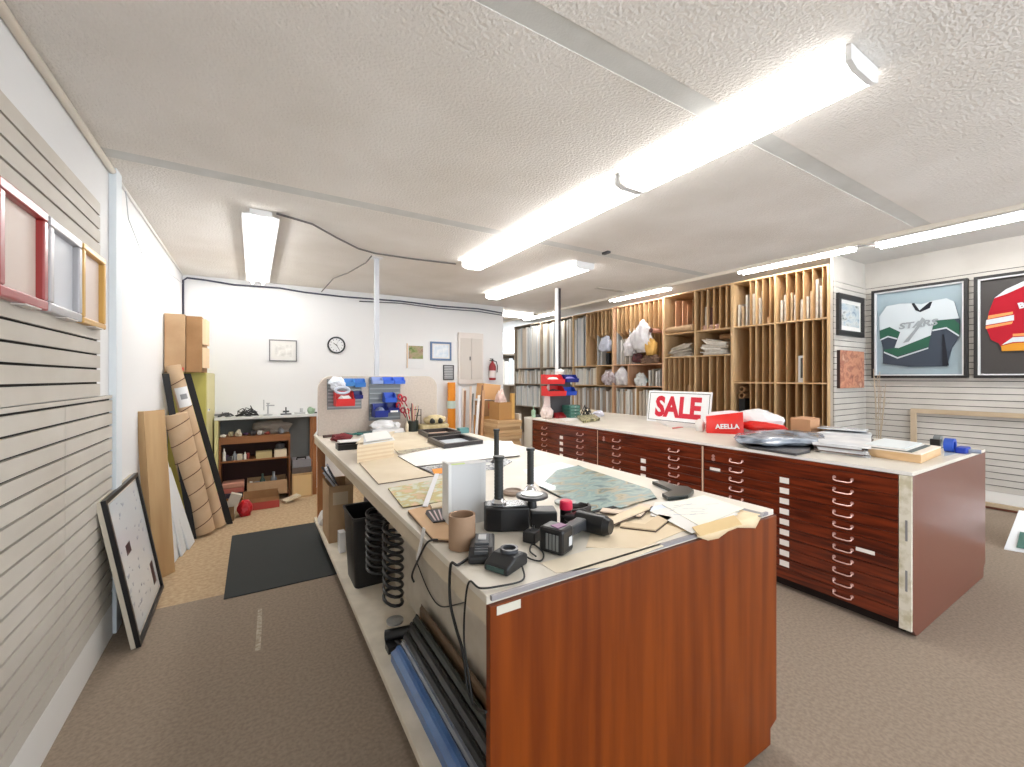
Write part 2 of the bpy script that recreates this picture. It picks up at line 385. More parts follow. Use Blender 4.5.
m = MB(); m.prism([(JX0 - .002, .05), (JX0 + .055, .0005), (JX1 - .06, .0005), (JX1 - .045, .075), (JX1 - .003, .095), (JX1 - .003, .935), (JX0 - .002, .935)], JY0, JY0 + .022, 'y')
m.build('end_panel', laminate_brown, cabA, bevel=.002)
# whitish painted corner post at the drawers' end
m = MB(); m.box(JX0 - .018, JX0 - .0025, JY0 + .002, .934, .045, .935)
m.build('corner_post', M('post_worn', (226, 220, 204), .7, rgb2=(196, 188, 160), scale=14, contrast=(.45, .62)), cabA, bevel=.002)
for z in (.62, .33):
    B(JX0 - .0205, JX0 - .0185, .895, .905, z - .06, z + .06).build('slot', grey, cabA)
tag(B(JX0 - .01, JX1 - .3, 4.76, 4.945, .001, .9355).build('end_box', M('end_box', (224, 222, 212), .6)), 'pale painted filler cabinet closing the far end of the flat file counter', 'cabinet')
# ================================================================= CUBBY SHELVES
CX = 6.25; CD = .80
div_m = [ply, ply_d]
def module(y0, y1, label, spec, ztop=2.955, wood=ply, seed=0, rec=.012):
    """spec: list of (y_lo, y_hi, z_lo, z_hi, [divider ys]) cells; shelves and posts follow the cells"""
    t = thing('cubby_shelving', label, 'shelving', (CX + CD / 2, (y0 + y1) / 2, 0), 'plywood cubby shelving along the side wall')
    x0, x1 = CX, CX + CD
    m = MB(); m.box(x0, x1, y0, y0 + .022, .001, ztop); m.box(x0, x1, y1 - .022, y1 - .001, .001, ztop)
    m.box(x0, x1, y0 + .022, y1 - .022, ztop - .02, ztop); m.box(x1 - .01, x1, y0 + .022, y1 - .022, .001, ztop - .02)
    m.build('case', wood, t)
    zs = set(); ps = {}
    for (a, b, z0, z1, dv) in spec:
        zs.add((z0, max(y0 + .022, a), min(y1 - .022, b)))
        if a > y0 + .1: ps.setdefault(round(a, 3), []).append((z0, z1))
        for y in dv:
            za, zb2 = z0 + .001, z1 - .021
            if rec > .05 and z0 > 1.5: mm = MB().prism([(x0 + rec, za), (x1 - .011, za), (x1 - .011, zb2), (x0 + .012, zb2), (x0 + .012, 2.42), (x0 + rec, 2.32)], y - .0045, y + .0045, 'y')
            else: mm = B(x0 + .012, x1 - .011, y - .0045, y + .0045, za, zb2)
            mm.build('divider', ply_d if int(y * 100) % 2 else ply, t)
    for (z, a, b) in sorted(zs):
        B(x0 + .002, x1 - .011, a + .0005, b - .0005, z - .02, z).build('shelf', wood, t)
    for y, zz in ps.items():
        for (z0, z1) in zz: B(x0 + .001, x1 - .011, y - .011, y + .011, z0 + .001, z1 - .021).build('post', wood, t)
    return t
def ev(a, b, n): return [a + (b - a) * (i + 1) / (n + 1) for i in range(n)]
yA0, yAm, yA1 = 2.50, 3.154, 3.777
dB = [3.23, 3.33, 3.426, 3.51]; dA = [2.577, 2.69, 2.80, 2.89, 3.01]
module(yA0, yA1, 'plywood cubby shelving bay nearest the slatted wall, its middle row empty but for one box', [
    (yA0, yAm - .011, 2.28, 2.955, dA), (yAm + .0, yA1, 2.28, 2.955, dB),
    (yA0, yAm - .011, 1.44, 2.28, dA), (yAm, yA1, 1.44, 2.28, dB),
    (yA0, yAm - .011, .60, 1.44, dA), (yAm, yA1, .60, 1.44, dB)])
y2a, y2m, y2b = 3.778, 4.42, 5.05
module(y2a, y2b, 'plywood cubby shelving bay with piles of loose paper in its two low openings', [
    (y2a, y2m - .011, 2.28, 2.955, ev(y2a, y2m, 5)), (y2m, y2b, 2.28, 2.955, []),
    (y2a, y2m - .011, 1.87, 2.28, []), (y2m, y2b, 1.87, 2.28, []),
    (y2a, y2m - .011, .9, 1.87, ev(y2a, y2m, 4)), (y2m, y2b, .9, 1.87, ev(y2m, y2b, 5))])
y3b = 6.30
pinkply = M('plywood_pinkish', (232, 186, 150), .6, rgb2=(214, 166, 128), scale=2.5, stretch=(3, 3, .4), detail=5)
module(5.051, y3b, 'plywood cubby shelving bay with a tall top row stuffed with pale plastic bags', [
    (5.051, y3b, 1.77, 2.94, ev(5.051, y3b, 10)),
    (5.051, 5.885 - .011, 1.35, 1.77, []), (5.885, y3b, 1.35, 1.77, []),
    (5.051, y3b, .75, 1.35, [5.68])], ztop=2.94, wood=pinkply, rec=.17)
module(6.301, 7.57, 'plywood cubby shelving bay where narrow empty slots meet the first full mat boards', [
    (6.301, 7.10 - .011, 1.77, 2.93, ev(6.301, 7.1, 6)), (7.10, 7.57, 1.77, 2.93, []),
    (6.301, 6.77 - .011, 1.35, 1.77, []), (6.77, 7.57, 1.35, 1.77, []),
    (6.301, 7.57, .75, 1.35, [])], ztop=2.93, rec=.17)
greywood = M('shelf_greyed', (176, 160, 140), .7, rgb2=(150, 132, 112), scale=4)
module(7.571, 8.84, 'greyed cubby shelving bay packed with mat boards behind the dark pole', [
    (7.571, 8.84, 1.77, 2.93, []), (7.571, 8.84, 1.35, 1.77, []), (7.571, 8.84, .75, 1.35, [])], ztop=2.93, wood=greywood)
module(8.841, 10.11, 'greyed cubby shelving bay farthest away, packed with pale mat boards', [
    (8.841, 10.11, 1.77, 2.93, []), (8.841, 10.11, 1.35, 1.77, []), (8.841, 10.11, .75, 1.35, [])], ztop=2.93, wood=greywood)
# ---- mat boards: every bundle standing on edge is a thing
bcols = [(222, 220, 214), (204, 206, 206), (232, 226, 214), (186, 176, 162), (164, 150, 134), (214, 200, 182), (150, 156, 158), (240, 236, 230), (176, 148, 120)]
bmats = [M('board_%d' % i, c, .8) for i, c in enumerate(bcols)]
def board_row(ya, yb, zs, zmax, grp, lab, pick, tmin=.022, tmax=.055, hvar=.06, name='mat_board'):
    y = ya; protos = {}
    while y < yb - .02:
        th = min(R.uniform(tmin, tmax), yb - y - .004)
        if th < .01: break
        h = zmax - R.uniform(0.0, hvar); k = R.choice(pick)
        if k not in protos:
            o = B(-.3, .3, -.5, .5, 0, 1).build(name, bmats[k], base=(0, 0, 0)); tag(o, lab, 'mat board', grp); protos[k] = o
        else:
            o = protos[k].copy(); C.objects.link(o)
        o.scale = (1, th - .003, h - zs); o.location = (CX + .34 + R.uniform(-.02, .03), y + th / 2, zs + .0008)
        y += th
G1, L1 = 'tall mat boards in the top row', 'tall pale mat board standing on edge in the packed top row of cubbies'
for a, b in ((7.125, 7.545), (7.596, 8.815), (8.866, 10.085)):
    board_row(a, b, 1.77, 2.88, G1, L1, [0, 1, 2, 3, 5, 7, 6, 4] if a < 8.8 else [0, 1, 7, 2, 5, 0])
G2, L2 = 'short mat boards in the middle row', 'short pale mat board standing in the packed middle row of the far cubbies'
for a, b in ((6.80, 7.545), (7.596, 8.815), (8.866, 10.085)):
    board_row(a, b, 1.35, 1.73, G2, L2, [0, 1, 2, 5, 7, 3], .03, .07, .09)
G3, L3 = 'mat boards in the low row', 'grey and tan mat board standing in the lowest visible cubby row'
for a, b in ((5.08, 5.66), (5.70, 6.27), (6.325, 7.545), (7.596, 8.815), (8.866, 10.085)):
    board_row(a, b, .75, 1.30, G3, L3, [0, 1, 3, 4, 5, 7, 8] if a < 8 else [0, 1, 7], .03, .06, .09)
# far rack seen through the gap beside the back wall
fr = thing('storage_rack', 'narrow pale storage rack at the very back beyond the white wall', 'rack', (6.8, 11.6, 0))
m = MB(); m.box(6.35, 7.22, 11.9, 11.94, .001, 2.3)
for z in (.5, 1.3, 2.25): m.box(6.35, 7.22, 11.4, 11.9, z - .03, z)
m.box(6.35, 6.38, 11.4, 11.9, .001, 2.3); m.box(7.19, 7.22, 11.4, 11.9, .001, 2.3)
m.build('rack_frame', M('rack_tan', (170, 156, 140), .6), fr)
for i in range(5):
    y = 6.40 + i * .155
    o = B(y, y + .14, 11.42, 11.86, 1.301, 2.12 - (i % 3) * .05).build('mat_board', bmats[(0, 2, 7, 1)[i % 4]])
    tag(o, 'pale board standing on the storage rack at the very back of the shop', 'mat board', 'boards on the far rack')
# ---- contents of the near cubbies: wrapped samples leaning in the top row
wrap_m = M('plastic_wrap', (232, 226, 216), .3, rgb2=(206, 194, 178), scale=14)
wrapt_m = M('kraft_wrap', (214, 186, 150), .6, rgb2=(190, 158, 122), scale=10)
def leaner(y, z, h, th, mat, lab, grp, tilt=0.0, top=0.0, depth=.42, name='wrapped_bundle', cat='bundle', x=None):
    x = CX + .06 if x is None else x
    m = MB(); m.prism([(x, z + .001), (x + depth, z + .001), (x + depth, z + h * (1 - top)), (x + depth * .4, z + h), (x, z + h * .93)], -th / 2, th / 2, 'y')
    for i, v in enumerate(m.v):
        k = (v.z - z) / max(h, .01)
        v.y = v.y * (1 - .25 * k) + .006 * math.sin(v.x * 20 + i) + tilt * (v.z - z); v.y += y
    return tag(m.build(name, mat, bevel=.003), lab, cat, grp)
gW = 'wrapped sample bundles in the top cubbies'
for i, (y, h, tl, mt) in enumerate([(2.535, .62, -.0, wrapt_m), (2.615, .45, .0, wrap_m), (2.663, .55, 0, wrap_m), (2.727, .40, .0, wrapt_m), (2.772, .33, 0, wrap_m),
        (2.845, .30, .0, wrap_m), (2.925, .38, 0, wrap_m), (2.97, .42, 0, wrapt_m), (3.05, .40, .0, wrap_m), (3.10, .33, 0, wrap_m)]):
    leaner(y, 2.28, h, .034, mt, 'plastic wrapped bundle upright in the top cubby nearest the end of the shelving', gW, tl)
for i, (y, h, mt) in enumerate([(3.28, .10, wrapt_m), (3.356, .52, wrap_m), (3.3985, .42, wrap_m), (3.449, .62, wrap_m), (3.4865, .5, wrap_m), (3.535, .36, wrap_m), (3.59, .5, wrap_m), (3.65, .32, wrapt_m), (3.71, .36, wrap_m)]):
    leaner(y, 2.28, h, .036, mt, 'plastic wrapped bundle upright in the second top cubby from the end of the shelving', gW + ' beyond')
t = thing('display_card', 'small white upright box alone in the empty middle cubby row', 'box', (6.33, 2.85, 1.441))
B(6.30, 6.36, 2.815, 2.88, 1.441, 1.80).build('box_body', white_p, t)
B(6.2985, 6.2999, 2.822, 2.85, 1.50, 1.77).build('printed_front', M('card_print', (70, 72, 70), .5), t)
# two tubes lying in the lower left cubby of that bay
for z, l in ((1.33, 'upper'), (1.235, 'lower')):
    m = MB(); m.lathe([(.045, 0), (.045, .6), (.034, .6), (.034, 0), (.045, 0)], (0, 0, 0), 20)
    for i, v in enumerate(m.v): m.v[i] = Vector((CX + .03 + v.z, 3.65 + v.x, z + v.y))
    o = m.build('cardboard_tube', kraft_d, smooth='auto')
    tag(o, l + ' of two cardboard tubes lying end on in the cubby behind the red bag', 'tube', 'tubes in the lower cubby')
tag(B(CX + .05, CX + .6, 3.61, 3.70, .902 - .301, 1.188).build('packing_block', black_m), 'dark upright block under the two tubes in the low cubby', 'block')
# paper piles
def pile(cx, cy, z, w, d, n, mat, name, lab, cat, grp=None, th=.012, seed=0, ang=0, sag=.0):
    rr = random.Random(seed); m = MB()
    for i in range(n):
        a = ang + rr.uniform(-.18, .18); m.T = Matrix.Translation((cx + rr.uniform(-.03, .03), cy + rr.uniform(-.04, .04), z + .001 + i * th)) @ Matrix.Rotation(a, 4, 'Z')
        k = rr.uniform(.8, 1.0)
        pts = [(-d / 2 * k, -w / 2 * k), (d / 2 * k, -w / 2 * k), (d / 2 * k, w / 2 * k), (-d / 2 * k, w / 2 * k)]
        m.prism(pts, 0, th * .82, 'z')
    m.T = Matrix.Identity(4)
    if sag:
        for v in m.v: v.z += sag * math.sin((v.y - cy) * 6) * (v.z - z) / (n * th)
    return tag(m.build(name, mat), lab, cat, grp)
pile(CX + .26, 4.10, 1.87, .42, .5, 14, wrap_m, 'paper_stack', 'untidy stack of plastic wrapped sheets in the low opening nearer the camera', 'paper', 'paper stacks in the low openings', .017, 3, sag=.05)
pile(CX + .26, 4.73, 1.87, .42, .5, 11, M('paper_grey', (206, 198, 186), .6, rgb2=(176, 164, 148), scale=8), 'paper_stack', 'untidy stack of grey sheets in the low opening beneath the brown roll', 'paper', 'paper stacks in the low openings', .018, 9, sag=-.05)
tag(MB().cyl((CX + .25, 3.86, 2.16), (CX + .25, 4.12, 2.17), .04, 14).build('cardboard_tube', kraft_d, smooth='auto'), 'cardboard tube lying on the wrapped sheets in the low opening', 'tube')
# top row of second bay: brown roll, papers, dark boards
m = MB(); m.cyl((CX + .02, 4.455, 2.345), (CX + .06, 5.02, 2.345), .055, 20); t = thing('paper_roll', 'thick brown paper roll lying along the shelf edge above the grey sheets', 'roll', (CX + .04, 4.75, 2.285))
m.build('roll', kraft, t, smooth='auto'); MB().cyl((CX + .06, 5.021, 2.345), (CX + .0605, 5.027, 2.345), .045, 16).build('roll_end', black_m, t)
for i, (y, h, c) in enumerate([(4.475, .58, dgrey), (4.558, .60, kraft_d), (4.66, .52, pinkply), (4.76, .6, pinkply), (4.9, .62, pinkply)]):
    leaner(y, 2.281, h, .02, c, ['dark grey', 'brown', 'short tan', 'taller tan', 'tallest tan'][i] + ' board standing behind the brown paper roll', 'boards behind the brown roll', name='backing_board', cat='board', x=CX + .14)
for i, y in enumerate((4.045, 4.152, 4.26)):
    m = MB()
    for k in range(5): m.box(CX + .04 + .012 * ((k * 7) % 3), CX + .40, y - .042 + .003 * (k % 2), y + .042 - .004 * ((k + 1) % 2), 2.281 + k * .016, 2.281 + k * .016 + .0145)
    tag(m.build('paper_stack', M('pinkish_paper', (226, 190, 176), .6)), ['pinkish stack of packets in the top cubby, farthest left of the three slots holding such packets' if 0 else 'pinkish stack of packets in the slot nearest the camera, second bay top row', 'pinkish stack of packets in the slot under the dark book, second bay top row', 'pinkish stack of packets in the slot under the white packet, second bay top row'][i], 'paper')
leaner(4.26, 2.362, .32, .04, wrap_m, 'white packet standing on the pinkish packets', None, name='white_packet', cat='packet')
leaner(4.152, 2.362, .3, .07, M('maroon_box', (90, 50, 46), .6), 'dark brown book standing on the pinkish packets', None, name='dark_book', cat='book')
# two small tan boards at the bottom openings of bay two
for i, y in enumerate((4.473, 4.5775)):
    leaner(y, .9, .52, .05, kraft, ['tan board standing low in the second bay, nearer the camera', 'tan board standing low in the second bay, farther from the camera'][i], 'tan boards low in the second bay', name='tan_board', cat='board')
# bags in bay three and four
bag_m = M('plastic_bag', (240, 238, 238), .25, rgb2=(214, 208, 212), scale=9)
foam = M('yellow_foam', (226, 178, 96), .7)
def bag(cen, size, mat, lab, grp=None, seed=0, name='plastic_bag', cat='bag', amp=.38):
    return tag(MB().blob(cen, size, seed, 4, amp, True, 1.9).build(name, mat, smooth=True), lab, cat, grp)
bag((CX - .02, 5.52, 1.98), (.10, .20, .30), bag_m, 'big bulging white plastic bag hanging out of the tall top row', None, 3)
bag((CX + .02, 5.85, 1.93), (.10, .14, .20), bag_m, 'smaller white plastic bag beside the big bulging one', None, 8)
bag((CX + .0, 5.32, 1.92), (.10, .10, .17), foam, 'yellowish foam bundle under the big white bag', None, 5, 'foam_bundle', 'bundle')
bag((CX + .02, 5.36, 1.772), (.09, .20, .09), M('brown_bundle', (140, 108, 84), .7, rgb2=(90, 66, 54), scale=20), 'brown crumpled bundle lying on the shelf below the yellow foam', None, 6, 'crumpled_bundle', 'bundle')
bag((CX + .03, 5.66, 1.80), (.07, .12, .10), M('rag_dark', (120, 60, 62), .7, rgb2=(60, 44, 46), scale=12), 'dark red rag tucked under the big white bag', None, 7, 'rag', 'rag')
bag((CX + .02, 6.52, 2.05), (.08, .15, .17), M('bag_bluish', (206, 210, 226), .3), 'bluish white plastic bag stuffed in the narrow slots', None, 11)
tag(B(CX + .02, CX + .3, 6.436, 6.516, 1.772, 2.02).build('black_box', black_m), 'black box standing under the bluish plastic bag', 'box')
for i, y in enumerate((6.36, 6.70, 6.81, 5.90, 6.015, 6.13, 6.24, 5.79)):
    leaner(y, 1.771, R.uniform(.5, .75), .032, [wrap_m, paper, bmats[1], bmats[7]][i % 4], 'white sleeve standing between the slots beside the plastic bags', 'white sleeves beside the bags', name='white_sleeve', cat='sleeve')
m = MB(); m.lathe([(.04, 0), (.04, .55), (.03, .55), (.03, 0), (.04, 0)], (0, 0, 0), 18)
for i, v in enumerate(m.v): m.v[i] = Vector((CX - .12 + v.z, 5.22 + v.x, 2.36 + v.y))
# tube rests on the bag pile and the divider edges
t = thing('cardboard_tube', 'pinkish cardboard tube poking out above the yellow foam bundle', 'tube', (CX + .1, 5.22, 2.32)); m.build('tube', M('tube_pink', (200, 150, 130), .7), t, smooth='auto')
MB().cyl((CX - .13, 5.22, 2.36), (CX - .12, 5.22, 2.36), .041, 16).build('end_cap', M('cap_brown', (90, 50, 44), .6), t)
# middle row clutter (left of the packed boards)
bag((CX + .06, 6.10, 1.352), (.09, .16, .19), bag_m, 'white plastic bag crammed in the middle row under the tall white sleeves', None, 21)
bag((CX + .05, 6.42, 1.352), (.09, .20, .17), M('bag_mauve', (222, 212, 218), .35, rgb2=(150, 130, 130), scale=14), 'mottled pale bag crammed in the middle row beside the packed boards', None, 22)
bag((CX + .06, 5.62, 1.352), (.08, .13, .13), M('bag_tealwhite', (226, 228, 226), .35, rgb2=(80, 130, 130), scale=7, contrast=(.5, .6)), 'white bag with teal patches in the middle row below the big bulging one', None, 23)
for i, y in enumerate((5.12, 5.19, 5.26, 5.34, 5.42)):
    leaner(y, 1.351, .33 - .02 * (i % 3), .036, [bmats[4], bmats[1], bmats[7], bmats[3], bmats[0]][i], 'short board standing in the middle row next to the teal patched bag', 'short boards next to the teal patched bag', name='short_board', cat='board', tilt=0)
# ================================================================= LEFT WALL
def sample_frame(y0, y1, z0, z1, mat, inner, label, w=.038, dp=.032):
    t = thing('framed_picture', label, 'picture frame', (LX + .02, (y0 + y1) / 2, z0), None)
    x0, x1 = LX + .0165, LX + .0165 + dp
    m = MB()
    m.box(x0, x1, y0, y1, z1 - w, z1); m.box(x0, x1, y0, y1, z0, z0 + w); m.box(x0, x1, y0, y0 + w, z0 + w, z1 - w); m.box(x0, x1, y1 - w, y1, z0 + w, z1 - w)
    m.build('moulding', mat, t, bevel=.006)
    B(x0, x0 + .008, y0 + w, y1 - w, z0 + w, z1 - w).build('glazed_print', inner, t)
    # clear acrylic ledge the frame sits on
    B(LX + .0165, x1 + .006, (y0 + y1) / 2 - .03, (y0 + y1) / 2 + .10, z0 - .006, z0 - .001).build('wall_clip', M('clip_clear', (214, 206, 200), .3), t)
    return t
pr_a = M('print_pale', (222, 206, 196), .5, rgb2=(222, 206, 196), scale=3)
pr_b = M('print_cool', (214, 217, 224), .5)
sample_frame(1.955, 2.325, 1.757, 2.135, M('frame_red', (158, 48, 46), .35, coat=.3), pr_a, 'square red wooden frame on the slatted wall, nearest of the row of three')
sample_frame(2.345, 2.705, 1.757, 2.132, M('frame_silver', (178, 176, 178), .35, metal=.3), pr_b, 'square silver grey frame hung between the red and the gold frames')
sample_frame(2.725, 3.075, 1.757, 2.132, M('frame_gold', (204, 160, 84), .35, metal=.2), pr_a, 'square gold frame on the slatted wall beside the silver grey one', w=.029)
# leaning framed poster
t = thing('framed_poster', 'black framed white poster leaning on the slatted wall from the floor', 'framed poster', (-.58, 3.45, 0))
base0 = Vector((-.552, 3.085, .004)); uy = Vector((-.012, .82, 0)).normalized(); up = Vector((-.135, -.05, .845)).normalized(); nn = uy.cross(up) * 1
def PL(u, v, w): return base0 + uy * u + up * v + nn * w
def pbox(m, u0, u1, v0, v1, w0, w1):
    m.add([PL(u, v, w) for w in (w0, w1) for u, v in ((u0, v0), (u1, v0), (u1, v1), (u0, v1))],
          [(0, 3, 2, 1), (4, 5, 6, 7), (0, 1, 5, 4), (1, 2, 6, 5), (2, 3, 7, 6), (3, 0, 4, 7)]); return m
W, H, fw = .80, .855, .022
if nn.x < 0: nn = -nn
m = MB()
pbox(m, 0, W, 0, fw, .0, .022); pbox(m, 0, W, H - fw, H, .0, .022); pbox(m, 0, fw, fw, H - fw, .0, .022); pbox(m, W - fw, W, fw, H - fw, .0, .022)
m.build('frame', black_p, t)
m = MB(); pbox(m, .002, W - .002, .002, H - .002, -.022, -.001); m.build('backing', M('backing_pale', (206, 196, 178), .7), t)
m = MB(); pbox(m, fw, W - fw, fw, H - fw, .0, .006)
m.build('mat_border', M('mat_cream', (222, 214, 200), .5), t)
mk = M('poster_marks', (150, 160, 175), .5); mkd = M('poster_dark', (70, 40, 46), .5)
m = MB(); pbox(m, fw + .02, W - fw - .02, fw + .02, H - fw - .02, .0065, .009); m.cur = 1
rr = random.Random(4)
for i in range(46):
    u = rr.uniform(.07, .70); v = rr.uniform(.08, .78); q = rr.uniform(.006, .02)
    pbox(m, u, u + q * rr.uniform(1, 2.5), v, v + q, .0085, .0098)
m.cur = 2; pbox(m, .20, .30, .47, .53, .0085, .0099); pbox(m, .62, .70, .10, .25, .0085, .0099)
m.build('print', [M('poster_white', (232, 240, 246), .2, coat=.4), mk, mkd], t)
# tall plywood tray frame leaning by the white wall
t = thing('wooden_tray', 'tall narrow plywood tray leaning upright on the white wall', 'wooden tray', (-.60, 4.15, 0))
def leanM(xb, yb, xt, yt, H):
    """local: x across, y depth (front = -y), z up along the board; base at floor"""
    upv = Vector((xt - xb, yt - yb, H)).normalized(); return upv
def board(m, b, across, upv, w, h, th, off=0.0):
    """slab with lower edge centred at b, along unit vector across, rising along upv"""
    b = Vector(b); a = Vector(across).normalized(); u = Vector(upv).normalized(); n = a.cross(u).normalized()
    a = u.cross(n) * -1 if False else a
    vs = []
    for k in (off, off + th):
        for q, r in ((-.5, 0), (.5, 0), (.5, 1), (-.5, 1)): vs.append(b + a * (q * w) + u * (r * h) + n * k)
    m.add(vs, [(0, 3, 2, 1), (4, 5, 6, 7), (0, 1, 5, 4), (1, 2, 6, 5), (2, 3, 7, 6), (3, 0, 4, 7)]); return m
u_ = Vector((-.065, .02, 1.25)); ac = Vector((.62, .78, 0))
plw = M('plywood_warm', (200, 166, 122), .6, rgb2=(180, 144, 100), scale=2.5, stretch=(4, 4, .4), detail=5)
m = MB(); board(m, (-.575, 4.10, .003), ac, u_, .165, 1.255, .012); m.build('back_board', plw, t)
for k, q in enumerate((-.076, .076)):
    m = MB(); a1 = ac.normalized() * q; board(m, (-.575 + a1.x, 4.10 + a1.y, .003), ac, u_, .014, 1.255, .05, -.0505); m.build('side_rail', plw, t)
m = MB(); board(m, (-.575, 4.10, .003), ac, u_, .137, .014, .05, -.0505); m.build('end_rail', plw, t)
# white boards behind
for i, (yy, hh, dx) in enumerate(((4.44, .92, 0), (4.58, .84, .0), (4.72, .72, .0))):
    m = MB(); board(m, (-.545 + .035 * i, yy, .003), (.10, 1, 0), (-.12 - .03 * i, 0, hh), .20, hh, .012)
    tag(m.build('white_board', M('board_white2', (226, 230, 232), .6)), ['white board leaning on the wall next to the plywood tray, the tallest of three', 'middle one of three white boards leaning behind the plywood tray', 'shortest of three white boards leaning by the foot of the corrugated rolls'][i], 'board')
# corrugated rolls
m = MB()
roll_m = M('corrugated', (206, 178, 146), .85, rgb2=(196, 166, 132), scale=6)
band_m = M('band_dark', (98, 66, 44), .8)
def roll(name, label, b0, b1, r, bands, base):
    t = thing(name, label, 'roll', base); b0 = Vector(b0); b1 = Vector(b1)
    m = MB(); m.cyl(b0, b1, r, 28); m.build('roll', roll_m, t, smooth='auto')
    d = (b1 - b0); L = d.length; d.normalize()
    a = d.orthogonal().normalized(); q = d.cross(a)
    for k in range(bands):
        z0 = L * (k + .6) / (bands + .2); pts = []
        for i in range(28):
            an = 2 * PI * i / 28; pts.append(b0 + d * (z0 + r * .42 * math.sin(an + 2.2)) + (a * math.cos(an) + q * math.sin(an)) * (r + .0003))
        MB().tube(pts, .0042, 5, closed=True).build('dark_band', band_m, t)
    return t, d
rt, dd = roll('corrugated_roll', 'thick roll of corrugated card leaning in front, shorter than its neighbour', (-.40, 5.00, .03), (-.605, 4.93, 1.17), .088, 7, (-.42, 5.0, 0))
rt2, dd = roll('corrugated_roll', 'long slim roll of corrugated card leaning behind the thick one, with a white label', (-.292, 5.16, .02), (-.640, 5.06, 1.62), .058, 6, (-.31, 5.16, 0))
b0 = Vector((-.292, 5.16, .02)); b1 = Vector((-.640, 5.06, 1.62)); fdir = Vector((.35, -.93, 0))
for za, zb, mt, nm in ((.755, .87, white_p, 'label_sheet'), (.80, .83, grey, 'label_print')):
    m = MB(); p0 = b0.lerp(b1, za); p1 = b0.lerp(b1, zb); n = 8; vs = []
    rr_ = .0595 if nm == 'label_sheet' else .0602
    ax = (b1 - b0).normalized(); e = (fdir - ax * fdir.dot(ax)).normalized(); g = ax.cross(e)
    half = 1.0 if nm == 'label_sheet' else .45
    for p in (p0, p1):
        for i in range(n + 1):
            an = (-half + 2 * half * i / n); vs.append(p + (e * math.cos(an) + g * math.sin(an)) * rr_)
    m.add(vs, [(i, i + 1, n + 2 + i, n + 1 + i) for i in range(n)]); m.build(nm, mt, rt2)
# black strips around the rolls
m = MB(); board(m, (-.475, 4.91, .003), (1, .2, 0), (-.20, .02, 1.5), .05, 1.55, .02)
tag(m.build('black_board', black_m), 'black narrow board leaning behind the thick corrugated roll, wall side', 'board')
m = MB(); board(m, (-.205, 5.24, .003), (1, .1, 0), (-.335, -.08, 1.52), .055, 1.58, .02)
tag(m.build('black_board', black_m), 'black narrow board leaning between the slim corrugated roll and the yellow cabinet', 'board')
# yellow cabinet and cartons
yel = M('cabinet_yellow', (196, 184, 92), .5); yel_l = M('cabinet_yellow_side', (214, 206, 150), .5)
t = thing('tall_cabinet', 'tall olive yellow cabinet in the back corner carrying cardboard cartons', 'cabinet', (-.56, 5.75, 0))
B(-.715, -.41, 5.32, 6.345, .001, 1.555).build('body', yel, t, bevel=.003)
B(-.409, -.40, 5.33, 6.34, .05, 1.55).build('door', yel_l, t, bevel=.002)
MB().lathe([(0, 0), (.014, 0), (.014, .02), (0, .02)], (-.395, 5.40, 1.16), 12).build('door_knob', chrome, t, smooth='auto')
t = thing('cardboard_carton', 'plain tan carton on the yellow cabinet, against the white wall', 'carton', (-.63, 5.35, 1.556))
B(-.712, -.555, 5.10, 5.66, 1.556, 2.11).build('box', kraft, t, bevel=.004)
B(-.60, -.566, 5.0985, 5.0998, 1.57, 1.60).build('red_label', red_bin, t)
t = thing('cardboard_carton', 'darker carton on the yellow cabinet with its flaps folded out', 'carton', (-.47, 5.35, 1.556))
B(-.550, -.425, 5.12, 5.66, 1.556, 2.10).build('box', kraft_d, t, bevel=.004)
for (a, b) in ((1.60, 1.80), (1.83, 2.08)):
    m = MB(); m.prism([(-.424, 5.14), (-.395, 5.16), (-.385, 5.38), (-.392, 5.40), (-.42, 5.40)], a, b, 'z'); m.build('flap', M('kraft_light', (228, 200, 162), .8), t)
# cables
tag(MB().tube([(LX + .012, YB - .014, 2.17), (LX + .012, YB - .014, 2.66), (LX + .05, YB - .014, 2.695), (-.5, YB - .014, 2.69), (-.2, YB - .014, 2.665), (.3, YB - .014, 2.68), (.6, YB - .014, 2.655), (1.1, YB - .014, 2.645), (1.9, YB - .014, 2.66), (2.5, YB - .014, 2.64), (3.2, YB - .014, 2.655), (3.69, YB - .014, 2.62)], .011, 6).build('cable', M('cable_dark', (70, 70, 88), .5), smooth=True),
    'dark cable run along the top of the back wall and down the corner', 'cable')
tag(MB().tube([(1.3, YB - .03, 2.60), (1.9, YB - .035, 2.625), (2.5, YB - .03, 2.60), (3.2, YB - .03, 2.61), (3.66, YB - .03, 2.58)], .007, 6).build('cable', M('cable_dark', (0, 0, 0)), smooth=True), 'second thinner dark cable sagging under the main one on the back wall', 'cable')
p1 = onY(277, 211, 3.62)
tag(MB().tube([(.15, 3.605, HC - .012), (.40, 3.70, HC - .012), (.62, 3.95, HC - .012), (.85, 4.18, HC - .012), (1.02, 4.24, HC - .015), (1.12, 4.24, HC - .015), (1.4, 4.25, HC - .012), (1.86, 4.2, HC - .012)], .008, 6).build('cable', M('cable_grey', (110, 106, 104), .5), smooth=True),
    'grey cable curving over the ceiling from the two tube light to the pale pole', 'cable')
tag(MB().tube([(1.0, 4.30, HC - .03), (.99, 4.5, HC - .05), (.92, 5.1, HC - .04), (.83, 5.5, HC - .03), (.80, 6.30, 2.68)], .007, 6).build('cable', M('cable_grey', (0, 0, 0)), smooth=True), 'short dark cable hanging from the pale pole to the back wall run', 'cable')
